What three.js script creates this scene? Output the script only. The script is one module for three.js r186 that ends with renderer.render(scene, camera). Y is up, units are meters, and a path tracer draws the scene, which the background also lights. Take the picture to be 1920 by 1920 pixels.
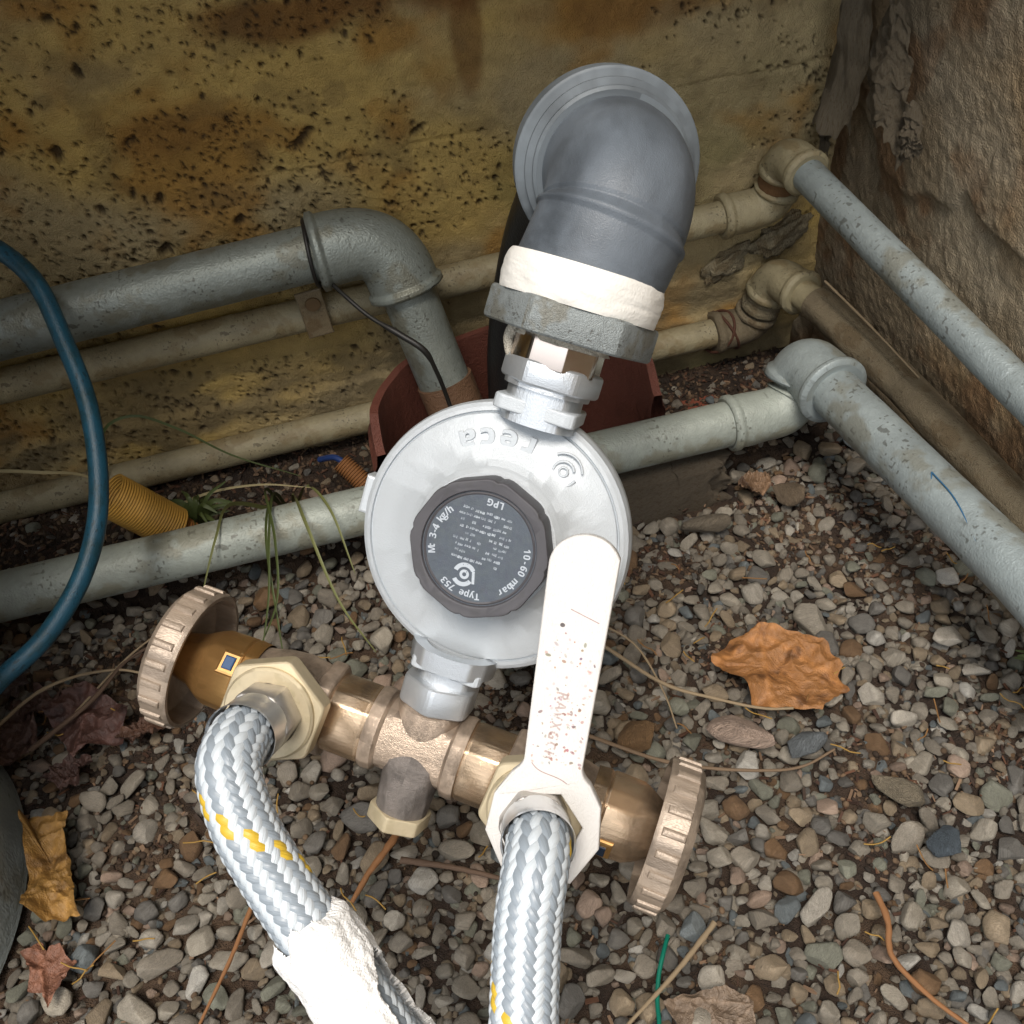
import * as THREE from 'three';
import { mergeGeometries, mergeVertices, toCreasedNormals } from 'three/addons/utils/BufferGeometryUtils.js';
import { FontLoader } from 'three/addons/loaders/FontLoader.js';
import { TextGeometry } from 'three/addons/geometries/TextGeometry.js';

// ---------- camera, sky, sun, exposure ----------
const scene = new THREE.Scene();
const camera = new THREE.PerspectiveCamera(53.13, 1, 0.02, 60);
camera.position.set(-0.395, 0.514, 0.63);
camera.up.set(0.2179, 0.7176, -0.6615);
camera.lookAt(-0.395 + 0.156, 0.514 - 0.6947, 0.63 - 0.7022);
camera.updateMatrixWorld(true);

{ // overcast sky: brighter overhead, dimmer toward the horizon, pale ground haze below it
  const w = 64, h = 64, d = new Float32Array(w * h * 4);
  for (let j = 0; j < h; j++) {
    const el = ((j + 0.5) / h - 0.5) * Math.PI, s = Math.sin(el);
    const L = s > 0 ? (1 + 2 * s) / 3 : 0.2;
    for (let i = 0; i < w; i++) {
      const k = (j * w + i) * 4;
      d[k] = 0.96 * L; d[k + 1] = 1.0 * L; d[k + 2] = 1.05 * L; d[k + 3] = 1;
    }
  }
  const t = new THREE.DataTexture(d, w, h, THREE.RGBAFormat, THREE.FloatType);
  t.mapping = THREE.EquirectangularReflectionMapping; t.magFilter = THREE.LinearFilter; t.needsUpdate = true;
  scene.background = t; scene.environment = t;
}
const sun = new THREE.DirectionalLight(0xfff4e6, 1.2);
sun.position.set(-0.9, 3.0, 1.5); sun.target.position.set(-0.3, 0, 0.2);
sun.castShadow = true; sun.shadow.radius = 40; sun.shadow.mapSize.set(2048, 2048);
Object.assign(sun.shadow.camera, { left: -1, right: 1, top: 1, bottom: -1, near: 0.1, far: 8 });
scene.add(sun, sun.target);

const renderer = new THREE.WebGLRenderer();
renderer.toneMapping = THREE.LinearToneMapping;
renderer.toneMappingExposure = 2.55;
renderer.shadowMap.enabled = true;

// ---------- helpers ----------
const V = (x, y, z) => new THREE.Vector3(x, y, z);
const RGB = (r, g, b) => new THREE.Color().setRGB(r, g, b);
let seed = 7;
function rnd() { seed = (seed + 0x6D2B79F5) | 0; let t = Math.imul(seed ^ (seed >>> 15), 1 | seed); t = (t + Math.imul(t ^ (t >>> 7), 61 | t)) ^ t; return ((t ^ (t >>> 14)) >>> 0) / 4294967296; }
const rr = (a, b) => a + (b - a) * rnd();
const clamp = (x, a = 0, b = 1) => Math.min(b, Math.max(a, x));
const sst = (a, b, x) => { const t = clamp((x - a) / (b - a)); return t * t * (3 - 2 * t); };
const mix = (a, b, t) => a + (b - a) * t;
const mix3 = (a, b, t) => [mix(a[0], b[0], t), mix(a[1], b[1], t), mix(a[2], b[2], t)];
function hsh(x, y, z) { let n = Math.imul(x, 374761393) ^ Math.imul(y, 668265263) ^ Math.imul(z, 2147483647 - 1274126177); n = Math.imul(n ^ (n >>> 13), 1274126177); return ((n ^ (n >>> 16)) >>> 0) / 4294967296; }
const wrap = (i, p) => p ? ((i % p) + p) % p : i;
function noise(x, y, z = 0, p = 0) {
  const X = Math.floor(x), Y = Math.floor(y), Z = Math.floor(z); let u = x - X, v = y - Y, w = z - Z;
  u = u * u * (3 - 2 * u); v = v * v * (3 - 2 * v); w = w * w * (3 - 2 * w);
  const h = (i, j, k) => hsh(wrap(X + i, p), wrap(Y + j, p), Z + k);
  const a = mix(mix(h(0, 0, 0), h(1, 0, 0), u), mix(h(0, 1, 0), h(1, 1, 0), u), v);
  if (w === 0) return a;
  return mix(a, mix(mix(h(0, 0, 1), h(1, 0, 1), u), mix(h(0, 1, 1), h(1, 1, 1), u), v), w);
}
function fbm(x, y, z = 0, o = 4, p = 0) { let s = 0, a = 0.5, n = 0; for (let i = 0; i < o; i++) { s += a * noise(x, y, z + i * 17, p); n += a; a *= 0.5; x *= 2; y *= 2; z *= 2; p *= 2; } return s / n; }

function tex(n, fn, srgb = true, rep = 1) {           // fn(u,v) -> [r,g,b] linear 0..1
  const d = new Uint8Array(n * n * 4);
  const enc = c => { c = clamp(c); return srgb ? (c <= 0.0031308 ? 12.92 * c : 1.055 * Math.pow(c, 1 / 2.4) - 0.055) : c; };
  for (let j = 0; j < n; j++) for (let i = 0; i < n; i++) {
    const c = fn((i + 0.5) / n, (j + 0.5) / n), k = (j * n + i) * 4;
    d[k] = enc(c[0]) * 255; d[k + 1] = enc(c[1]) * 255; d[k + 2] = enc(c[2]) * 255; d[k + 3] = 255;
  }
  const t = new THREE.DataTexture(d, n, n); t.wrapS = t.wrapT = THREE.RepeatWrapping; t.magFilter = THREE.LinearFilter; t.minFilter = THREE.LinearMipmapLinearFilter; t.generateMipmaps = true;
  if (srgb) t.colorSpace = THREE.SRGBColorSpace; t.repeat.set(rep, rep); t.needsUpdate = true; return t;
}
const M = (o) => { const m = (o.clearcoat || o.transmission || o.sheen) ? new THREE.MeshPhysicalMaterial() : new THREE.MeshStandardMaterial(); if (Array.isArray(o.color)) o.color = RGB(...o.color); m.setValues(o); return m; };

const used = {}, bases = new Map();
const numbered = n => { const k = used[n] = (used[n] ?? -1) + 1; return k ? `${n}_${String(k).padStart(3, '0')}` : n; };
function fin(o) { o.traverse(m => { if (m.isMesh) { m.castShadow = true; m.receiveShadow = true; } }); return o; }
function thing(name, label, category, group, pos = [0, 0, 0]) {
  const o = new THREE.Group(); o.name = numbered(name); o.userData = { label, category }; if (group) o.userData.group = group;
  o.position.set(...pos); bases.set(o, pos); scene.add(o); return o;
}
function part(name, geo, mat, parent) {              // geometry in world (or the parent's frame + base) coordinates
  const m = new THREE.Mesh(Array.isArray(geo) ? mergeGeometries(geo.map(g => { g = g.index ? g.toNonIndexed() : g; for (const k of Object.keys(g.attributes)) if (!['position', 'normal', 'uv'].includes(k)) g.deleteAttribute(k); return g; })) : geo, mat);
  m.name = name; m.castShadow = m.receiveShadow = true;
  if (parent.isGroup) m.position.fromArray(bases.get(parent) ?? [0, 0, 0]).negate();
  parent.add(m); return m;
}
function solo(name, geo, mat, label, category, group) {
  const m = new THREE.Mesh(geo, mat); m.name = numbered(name); m.userData = { label, category }; if (group) m.userData.group = group;
  m.castShadow = m.receiveShadow = true; scene.add(m); return m;
}

// sweep a circle along points; radius(s, total, angle, point) in metres
function sweep(pts, radius, seg = 28, cap = true) {
  const n = pts.length, P = [], N = [], U = [], I = []; const rad = typeof radius === 'function' ? radius : () => radius;
  const T = pts.map((p, i) => pts[Math.min(n - 1, i + 1)].clone().sub(pts[Math.max(0, i - 1)]).normalize());
  const S = [0]; for (let i = 1; i < n; i++) S.push(S[i - 1] + pts[i].distanceTo(pts[i - 1]));
  let a = Math.abs(T[0].y) < 0.9 ? V(0, 1, 0) : V(1, 0, 0); a.sub(T[0].clone().multiplyScalar(a.dot(T[0]))).normalize();
  for (let i = 0; i < n; i++) {
    if (i) { a.sub(T[i].clone().multiplyScalar(a.dot(T[i]))).normalize(); }
    const b = T[i].clone().cross(a);
    for (let k = 0; k <= seg; k++) {
      const th = k / seg * Math.PI * 2, kk = k % seg / seg * Math.PI * 2; const d = a.clone().multiplyScalar(Math.cos(kk)).addScaledVector(b, Math.sin(kk));
      const r = rad(S[i], S[n - 1], kk, pts[i]); const q = pts[i].clone().addScaledVector(d, r);
      P.push(q.x, q.y, q.z); N.push(d.x, d.y, d.z); U.push(S[i], Math.abs(th - Math.PI) * (rad(0, S[n - 1], 0, pts[0]) || 0.01));
    }
  }
  const w = seg + 1;
  for (let i = 0; i < n - 1; i++) for (let k = 0; k < seg; k++) { const p = i * w + k; I.push(p, p + 1, p + w, p + 1, p + w + 1, p + w); }
  if (cap) for (const [i, s] of [[0, -1], [n - 1, 1]]) {
    const c = P.length / 3; P.push(pts[i].x, pts[i].y, pts[i].z); N.push(...T[i].clone().multiplyScalar(s).toArray()); U.push(S[i], 0);
    const st = P.length / 3; for (let k = 0; k <= seg; k++) { const o = (i * w + k) * 3; P.push(P[o], P[o + 1], P[o + 2]); N.push(...T[i].clone().multiplyScalar(s).toArray()); U.push(S[i] + 0.01, k / seg * 0.02); }
    for (let k = 0; k < seg; k++) s > 0 ? I.push(c, st + k, st + k + 1) : I.push(c, st + k + 1, st + k);
  }
  const g = new THREE.BufferGeometry(); g.setAttribute('position', new THREE.Float32BufferAttribute(P, 3)); g.setAttribute('uv', new THREE.Float32BufferAttribute(U, 2)); g.setIndex(I);
  g.computeVertexNormals(); const no = g.attributes.normal;      // join the seam
  for (let i = 0; i < n; i++) { const p = i * w, q = p + seg, x = no.getX(p) + no.getX(q), y = no.getY(p) + no.getY(q), z = no.getZ(p) + no.getZ(q), l = Math.hypot(x, y, z) || 1; no.setXYZ(p, x / l, y / l, z / l); no.setXYZ(q, x / l, y / l, z / l); }
  return g;
}
function bend(cs, R, step = 0.004) {                 // polyline with rounded corners
  const out = []; const c = cs.map(p => V(...p));
  const line = (a, b) => { const L = a.distanceTo(b), m = Math.max(1, Math.ceil(L / step)); for (let i = 0; i < m; i++) out.push(a.clone().lerp(b, i / m)); };
  let cur = c[0];
  for (let i = 1; i < c.length - 1; i++) {
    const d0 = c[i].clone().sub(c[i - 1]).normalize(), d1 = c[i + 1].clone().sub(c[i]).normalize(); const ang = d0.angleTo(d1), t = Math.min(R * Math.tan(ang / 2), cs.length > 3 ? 0.48 * Math.min(c[i].distanceTo(c[i - 1]), c[i].distanceTo(c[i + 1])) : 1);
    const a = c[i].clone().addScaledVector(d0, -t), b = c[i].clone().addScaledVector(d1, t); line(cur, a);
    const m = Math.max(14, Math.ceil(1.7 * t / step)); for (let k = 0; k < m; k++) { const s = k / m; out.push(a.clone().multiplyScalar((1 - s) ** 2).addScaledVector(c[i], 2 * s * (1 - s)).addScaledVector(b, s * s)); }
    cur = b;
  }
  line(cur, c[c.length - 1]); out.push(c[c.length - 1]); return out;
}
const spline = (pts, n) => new THREE.CatmullRomCurve3(pts.map(p => V(...p)), false, 'centripetal').getSpacedPoints(n);
function rev(profile, axis = 'v', at = [0, 0, 0], seg = 48, crease = 0.7) { // profile [[pos, r], ...]
  let g = new THREE.LatheGeometry(profile.map(([h, r]) => new THREE.Vector2(Math.max(r, 1e-5), h)), seg);
  { const uv = g.attributes.uv, rm = Math.max(...profile.map(p => p[1])), hs = profile.map(p => p[0]), hl = Math.max(...hs) - Math.min(...hs) + rm; for (let i = 0; i < uv.count; i++) uv.setXY(i, uv.getX(i) * 6.283 * rm + hs[0] * 3, uv.getY(i) * hl + rm * 7); }   // uv in metres
  if (axis === 'u') g.rotateZ(-Math.PI / 2); if (axis === 'w') g.rotateX(Math.PI / 2);
  g = toCreasedNormals(g, crease); g.translate(...at); return g;
}
function poly(n, rc, h, axis = 'v', at = [0, 0, 0], turn = 0, round = 0.12, bev = 0.0012) { // nut prism from at along +axis
  const sh = new THREE.Shape(); const pt = i => { const a = turn + i / n * Math.PI * 2; return new THREE.Vector2(Math.cos(a) * (rc - bev), Math.sin(a) * (rc - bev)); };
  for (let i = 0; i < n; i++) { const p = pt(i), q = pt(i + 1), o = pt(i - 1); const a = p.clone().lerp(o, round), b = p.clone().lerp(q, round); i ? sh.lineTo(a.x, a.y) : sh.moveTo(a.x, a.y); sh.quadraticCurveTo(p.x, p.y, b.x, b.y); }
  sh.closePath();
  const g = new THREE.ExtrudeGeometry(sh, { depth: h - 2 * bev, bevelEnabled: true, bevelSize: bev, bevelThickness: bev, bevelSegments: 3, curveSegments: 4 });
  g.translate(0, 0, bev); if (axis === 'v') g.rotateX(-Math.PI / 2); if (axis === 'u') g.rotateY(Math.PI / 2);
  g.translate(...at); return toCreasedNormals(g, 0.5);
}
function rbox(sx, sy, sz, at = [0, 0, 0], b = 0.001) {
  const sh = new THREE.Shape(), x = sx / 2 - b, y = sy / 2 - b; sh.moveTo(-x, -y); sh.lineTo(x, -y); sh.lineTo(x, y); sh.lineTo(-x, y); sh.closePath();
  const g = new THREE.ExtrudeGeometry(sh, { depth: sz - 2 * b, bevelEnabled: true, bevelSize: b, bevelThickness: b, bevelSegments: 2 }); g.translate(at[0], at[1], at[2] - sz / 2 + b); return g;
}

// ---------- textures and materials ----------
const T = {};
T.mottle = tex(512, (u, v) => { const a = fbm(u * 6, v * 6, 3, 5, 6), b = fbm(u * 40, v * 40, 9, 3, 40), c = sst(0.62, 0.72, fbm(u * 14, v * 14, 21, 4, 14)); const k = 0.9 + 0.2 * (a - 0.5) + 0.1 * (b - 0.5) - 0.07 * c; return [k, k, k * (1 - 0.03 * c)]; });
T.galv = tex(512, (u, v) => { const a = fbm(u * 8, v * 8, 5, 5, 8), s = fbm(u * 60, v * 60, 4, 2, 60), d = sst(0.56, 0.7, fbm(u * 9, v * 9, 40, 5, 9)), k = 0.82 + 0.3 * (a - 0.5) + 0.16 * (s - 0.5), sp = sst(0.8, 0.86, noise(u * 110, v * 110, 7, 110)) * sst(0.4, 0.6, fbm(u * 7, v * 7, 77, 3, 7)); return mix3(mix3([k, k, k], [0.5, 0.4, 0.27], 0.55 * d), [0.15, 0.12, 0.09], 0.6 * sp); });
T.dust = tex(512, (u, v) => { const a = fbm(u * 4, v * 4, 15, 5, 4), b = fbm(u * 22, v * 22, 19, 4, 22), sc = sst(0.66, 0.72, fbm(u * 30, v * 8, 13, 3, 0)); const k = 0.5 + 0.75 * sst(0.3, 0.7, a) * 0.55 + 0.25 * (b - 0.5) + 0.05 * sc; return [k, k, k]; });
T.yarn = tex(256, (u, v) => { const k = 0.75 * noise(u * 3, v * 64, 2, 64) + 0.25 * noise(u * 40, v * 128, 5, 128); return [k, k, k]; }, false);
T.grainB = tex(512, (u, v) => { const k = 0.5 * fbm(u * 30, v * 30, 2, 4, 30) + 0.5 * noise(u * 170, v * 170, 3, 170); return [k, k, k]; }, false);
T.fine = tex(256, (u, v) => { const k = 0.6 * noise(u * 100, v * 100, 3, 100) + 0.4 * fbm(u * 12, v * 12, 1, 3, 12); return [k, k, k]; }, false);
T.speck = tex(512, (u, v) => { const a = fbm(u * 5, v * 5, 8, 5, 5), s = noise(u * 64, v * 64, 1, 64), t = noise(u * 130, v * 130, 6, 130), ve = sst(0.03, 0, Math.abs(fbm(u * 4, v * 4, 33, 4, 4) - 0.5)); const k = 0.8 + 0.5 * (a - 0.5) + 0.22 * (s - 0.5) + 0.26 * (t - 0.5) + 0.12 * ve; return [k, k * 0.99, k * 0.97]; });
const rep = (t, k) => { const c = t.clone(); c.repeat.set(k, k); c.needsUpdate = true; return c; };

const yarn = T.yarn.clone(); yarn.repeat.set(20, 36); yarn.needsUpdate = true;
const mat = {
  galv: M({ color: [0.27, 0.3, 0.275], metalness: 0.35, roughness: 0.5, map: rep(T.galv, 6), bumpMap: rep(T.grainB, 8), bumpScale: 0.0004 }),
  grey: M({ color: [0.35, 0.385, 0.345], metalness: 0.1, roughness: 0.5, map: rep(T.galv, 5), bumpMap: rep(T.grainB, 8), bumpScale: 0.0004 }),
  greyR: M({ color: [0.33, 0.38, 0.385], metalness: 0.2, roughness: 0.48, map: rep(T.galv, 5), bumpMap: rep(T.grainB, 8), bumpScale: 0.0004 }),
  cream: M({ color: [0.36, 0.31, 0.19], roughness: 0.6, map: rep(T.galv, 7), bumpMap: rep(T.grainB, 8), bumpScale: 0.0005 }),
  dirty: M({ color: [0.2, 0.16, 0.1], roughness: 0.85, map: rep(T.galv, 9), bumpMap: rep(T.grainB, 14), bumpScale: 0.001 }),
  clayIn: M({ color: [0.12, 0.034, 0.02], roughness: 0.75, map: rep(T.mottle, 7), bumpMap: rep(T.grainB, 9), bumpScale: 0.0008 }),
  sleeve: M({ color: [0.14, 0.075, 0.04], roughness: 0.7, map: rep(T.mottle, 9), bumpMap: rep(T.grainB, 9), bumpScale: 0.0008 }),
  black: M({ color: [0.008, 0.008, 0.009], roughness: 0.45, bumpMap: rep(T.grainB, 6), bumpScale: 0.0003 }),
  slate: M({ color: [0.135, 0.158, 0.185], roughness: 0.45, map: rep(T.dust, 9), bumpMap: rep(T.fine, 60), bumpScale: 0.00015 }),
  slateRim: M({ color: [0.16, 0.185, 0.205], roughness: 0.55, map: rep(T.dust, 12) }),
  zinc: M({ color: [0.3, 0.33, 0.33], metalness: 0.25, roughness: 0.6, map: rep(T.galv, 12), bumpMap: rep(T.grainB, 20), bumpScale: 0.0005 }),
  tape: M({ color: [0.8, 0.78, 0.73], roughness: 0.55, bumpMap: rep(T.grainB, 10), bumpScale: 0.0002 }),
  chrome: M({ color: [0.66, 0.57, 0.51], metalness: 1, roughness: 0.2 }),
  alu: M({ color: [0.56, 0.59, 0.62], metalness: 0.65, roughness: 0.33, bumpMap: rep(T.fine, 40), bumpScale: 0.0001 }),
  body: M({ color: [0.5, 0.535, 0.565], metalness: 0.15, roughness: 0.46, bumpMap: rep(T.fine, 40), bumpScale: 0.00012 }),
  capEdge: M({ color: [0.075, 0.072, 0.08], roughness: 0.55, map: rep(T.mottle, 12) }),
  brass: M({ color: [0.9, 0.66, 0.44], metalness: 0.88, roughness: 0.24, map: rep(T.dust, 16), bumpMap: rep(T.fine, 60), bumpScale: 0.00006 }),
  brassDull: M({ color: [0.56, 0.44, 0.34], metalness: 0.5, roughness: 0.34, map: rep(T.dust, 22), bumpMap: rep(T.fine, 60), bumpScale: 0.0002 }),
  brassPale: M({ color: [0.66, 0.56, 0.38], metalness: 0.4, roughness: 0.45, map: rep(T.mottle, 12) }),
  bronze: M({ color: [0.7, 0.4, 0.15], metalness: 0.85, roughness: 0.3, map: rep(T.mottle, 14) }),
  wheel: M({ color: [0.42, 0.335, 0.26], metalness: 0.2, roughness: 0.42, map: rep(T.dust, 18), bumpMap: rep(T.fine, 30), bumpScale: 0.0002 }),
  plugGrey: M({ color: [0.26, 0.23, 0.21], metalness: 0.2, roughness: 0.5, map: rep(T.dust, 20), bumpMap: rep(T.fine, 60), bumpScale: 0.0004 }),
  bluePlastic: M({ color: [0.015, 0.06, 0.16], roughness: 0.4 }),
  darkPlastic: M({ color: [0.01, 0.02, 0.04], roughness: 0.4 }),
  steel: M({ color: [0.5, 0.47, 0.44], metalness: 0.6, roughness: 0.35, map: rep(T.mottle, 14) }),
  ferrule: M({ color: [0.7, 0.71, 0.72], metalness: 0.7, roughness: 0.28 }),
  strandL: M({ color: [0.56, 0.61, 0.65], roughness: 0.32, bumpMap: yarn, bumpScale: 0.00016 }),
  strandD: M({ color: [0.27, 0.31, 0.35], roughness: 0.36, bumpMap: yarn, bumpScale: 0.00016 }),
  strandY: M({ color: [0.6, 0.4, 0.035], roughness: 0.45, bumpMap: yarn, bumpScale: 0.00016 }),
  hoseCore: M({ color: [0.1, 0.115, 0.13], roughness: 0.6 }),
  white: M({ color: [0.83, 0.81, 0.78], roughness: 0.5, bumpMap: rep(T.fine, 25), bumpScale: 0.0003 }),
  putty: M({ color: [0.86, 0.85, 0.83], roughness: 0.6, bumpMap: rep(T.grainB, 14), bumpScale: 0.0006 }),
  pasteTan: M({ color: [0.5, 0.46, 0.38], roughness: 0.75, bumpMap: rep(T.grainB, 20), bumpScale: 0.001 }),
  blueHose: M({ color: [0.01, 0.075, 0.125], roughness: 0.42, map: rep(T.galv, 12), bumpMap: rep(T.fine, 30), bumpScale: 0.0002 }),
  yellow: M({ color: [0.5, 0.28, 0.05], roughness: 0.55, map: rep(T.mottle, 12) }),
  orange: M({ color: [0.3, 0.12, 0.03], roughness: 0.6 }),
  wire: M({ color: [0.012, 0.011, 0.01], roughness: 0.5 }),
  bracket: M({ color: [0.22, 0.17, 0.1], roughness: 0.6, map: rep(T.galv, 14), bumpMap: rep(T.grainB, 12), bumpScale: 0.0006 }),
  screw: M({ color: [0.14, 0.09, 0.045], roughness: 0.6, metalness: 0.4 }),
  rustRing: M({ color: [0.16, 0.08, 0.03], roughness: 0.85, bumpMap: rep(T.grainB, 20), bumpScale: 0.001 }),
  concrete: M({ color: [0.22, 0.175, 0.12], roughness: 0.9, map: rep(T.galv, 6), bumpMap: rep(T.grainB, 10), bumpScale: 0.002 }),
  mortar: M({ color: [0.27, 0.225, 0.14], roughness: 0.95, map: rep(T.galv, 12), bumpMap: rep(T.grainB, 14), bumpScale: 0.002 }),
  felt: M({ color: [0.3, 0.245, 0.165], roughness: 0.95, map: rep(T.galv, 8), bumpMap: rep(T.grainB, 12), bumpScale: 0.0015, side: THREE.DoubleSide }),
  cyl: M({ color: [0.3, 0.33, 0.32], metalness: 0.3, roughness: 0.5, map: rep(T.galv, 4), bumpMap: rep(T.grainB, 6), bumpScale: 0.0006 }),
};
console.log('materials');

// ---------- walls ----------
function sheet(us, vs, fn, colorFn) {                // fn(u,v) -> [x,y,z]; uv in metres
  const P = [], C = [], U = [], I = [], w = us.length;
  for (const v of vs) for (const u of us) { P.push(...fn(u, v)); U.push(u, v); if (colorFn) C.push(...colorFn(u, v)); }
  for (let j = 0; j < vs.length - 1; j++) for (let i = 0; i < w - 1; i++) { const a = j * w + i; I.push(a, a + 1, a + w, a + 1, a + w + 1, a + w); }
  const g = new THREE.BufferGeometry(); g.setAttribute('position', new THREE.Float32BufferAttribute(P, 3)); g.setAttribute('uv', new THREE.Float32BufferAttribute(U, 2));
  if (colorFn) g.setAttribute('color', new THREE.Float32BufferAttribute(C, 3)); g.setIndex(I); g.computeVertexNormals(); return g;
}
const range = (a, b, n) => Array.from({ length: n + 1 }, (_, i) => a + (b - a) * i / n);

// air holes in the concrete face: elongated pits
const pits = [], cellP = new Map();
function addPit(x, y, r, el, rot, dep) { const k = pits.push({ x, y, r, el, c: Math.cos(rot), s: Math.sin(rot), dep }) - 1; const R = r * el * 1.3; for (let i = Math.floor((x - R) / 0.01); i <= Math.floor((x + R) / 0.01); i++) for (let j = Math.floor((y - R) / 0.01); j <= Math.floor((y + R) / 0.01); j++) { const q = i * 1000 + j; (cellP.get(q) || cellP.set(q, []).get(q)).push(k); } }
for (let i = 0; i < 16000; i++) {
  const x = rr(-0.75, 0), y = rr(0.0, 0.56); const d = fbm(x * 9, y * 14, 4, 3) + (x < -0.3 ? 0.05 : -0.06) + (y < 0.11 ? -0.16 : 0);
  if (rnd() > sst(0.36, 0.66, d)) continue;
  const big = rnd(); addPit(x, y, big > 0.985 ? rr(0.0018, 0.0026) : big > 0.75 ? rr(0.001, 0.0016) : rr(0.0006, 0.001), rr(1, 1.9), rr(0, 3.14), rr(0.002, 0.0045));
}
for (const [x, y, r, el, ro] of [[-0.3718, 0.2453, 0.0038, 2.6, 0.75], [-0.366, 0.2505, 0.003, 1.5, 0.2], [-0.2983, 0.24, 0.003, 2.4, 0.6], [-0.5123, 0.2607, 0.004, 1.6, 1.5], [-0.4864, 0.3045, 0.003, 1.7, 1.9], [-0.4928, 0.3329, 0.0032, 1.2, 0], [-0.4995, 0.2227, 0.003, 1.5, 2], [-0.4639, 0.2232, 0.003, 1.6, 1.2], [-0.4005, 0.1534, 0.005, 1.6, 0.4], [-0.47, 0.19, 0.004, 1.8, 0.6], [-0.42, 0.20, 0.004, 1.4, 0.9]]) addPit(x, y, r, el, ro, 0.005);
function pitAt(x, y) {
  let m = 0, dep = 0; const L = cellP.get(Math.floor(x / 0.01) * 1000 + Math.floor(y / 0.01)); if (!L) return [0, 0];
  for (const k of L) { const p = pits[k], dx = x - p.x, dy = y - p.y, a = (dx * p.c + dy * p.s) / p.el, b = -dx * p.s + dy * p.c; const q = Math.hypot(a, b) / p.r * (0.75 + 0.5 * noise(x * 900, y * 900)); const t = 1 - sst(0.45, 1, q); if (t > m) m = t; dep = Math.max(dep, t * p.dep); }
  return [m, dep];
}
const wallH = (x, y) => {
  if (x < -0.9 || y > 0.6) return 0.004 * fbm(x * 6, y * 6, 1, 3);
  let h = 0.005 * fbm(x * 6, y * 9, 1, 3) + 0.0022 * fbm(x * 50, y * 70, 2, 4) + 0.0009 * noise(x * 420, y * 420, 5);
  h += 0.0035 * (1 - sst(0.064, 0.069, y + 0.012 * (x + 0.4) + 0.006 * fbm(x * 12, 3, 3, 2))) + 0.002 * (1 - sst(0.092, 0.096, y + 0.006 * fbm(x * 15, 8, 3, 2)));
  h -= 0.0016 * Math.exp(-(((y - 0.222 - 0.05 * (x + 0.42) - 0.004 * fbm(x * 20, 1, 9, 3)) / 0.0012) ** 2)) * sst(-0.5, -0.4, x) * sst(0.35, 0.5, fbm(x * 25, 7, 2, 2));
  return h - pitAt(x, y)[1];
};
const wallC = (x, y) => {
  const a = fbm(x * 7, y * 10, 11, 4), b = fbm(x * 16, y * 20, 23, 4), f = fbm(x * 130, y * 130, 31, 3);
  let c = mix3([0.48, 0.335, 0.105], [0.37, 0.29, 0.15], sst(0.35, 0.62, a + 0.2 * sst(-0.5, -0.1, x) - 0.06));
  c = mix3(c, [0.34, 0.17, 0.03], 0.75 * sst(0.55, 0.72, b));                                                   // ochre rust bloom
  c = mix3(c, [0.17, 0.16, 0.055], 0.6 * sst(0.5, 0.7, fbm(x * 9, y * 12, 61, 4)) * (1 - sst(0.2, 0.3, y + 0.08 * b)) * sst(-0.45, -0.3, x)); // algae
  for (const [px, py, sx, sy, k] of [[-0.37, 0.318, 0.09, 0.018, 0.9], [-0.28, 0.325, 0.09, 0.02, 0.9], [-0.45, 0.262, 0.05, 0.02, 0.5], [-0.262, 0.29, 0.012, 0.04, 0.7], [-0.45, 0.165, 0.07, 0.012, 0.4], [-0.17, 0.3, 0.08, 0.03, 0.55]])
    c = mix3(c, [0.17, 0.075, 0.015], k * sst(0.42, 0.75, Math.exp(-(((x - px) / sx) ** 2 + ((y - py) / sy) ** 2)) * 0.75 + 0.5 * (fbm(x * 30, y * 30, 71, 4) - 0.25)));
  c = mix3(c, [0.12, 0.08, 0.035], 0.35 * sst(0.6, 0.75, fbm(x * 45, y * 55, 81, 4)));                             // dark speckled dirt
  const low = sst(0.15, 0.09, y + 0.05 * fbm(x * 14, y * 20, 95, 3)) * sst(0.3, 0.58, fbm(x * 22, y * 50, 91, 5)); c = mix3(c, [0.15, 0.115, 0.06], 0.8 * low);   // splashed soil
  const k = 0.8 + 0.4 * f; c = c.map(q => q * k);
  return mix3(c, [0.045, 0.026, 0.01], 0.92 * pitAt(x, y)[0]);
};
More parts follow.
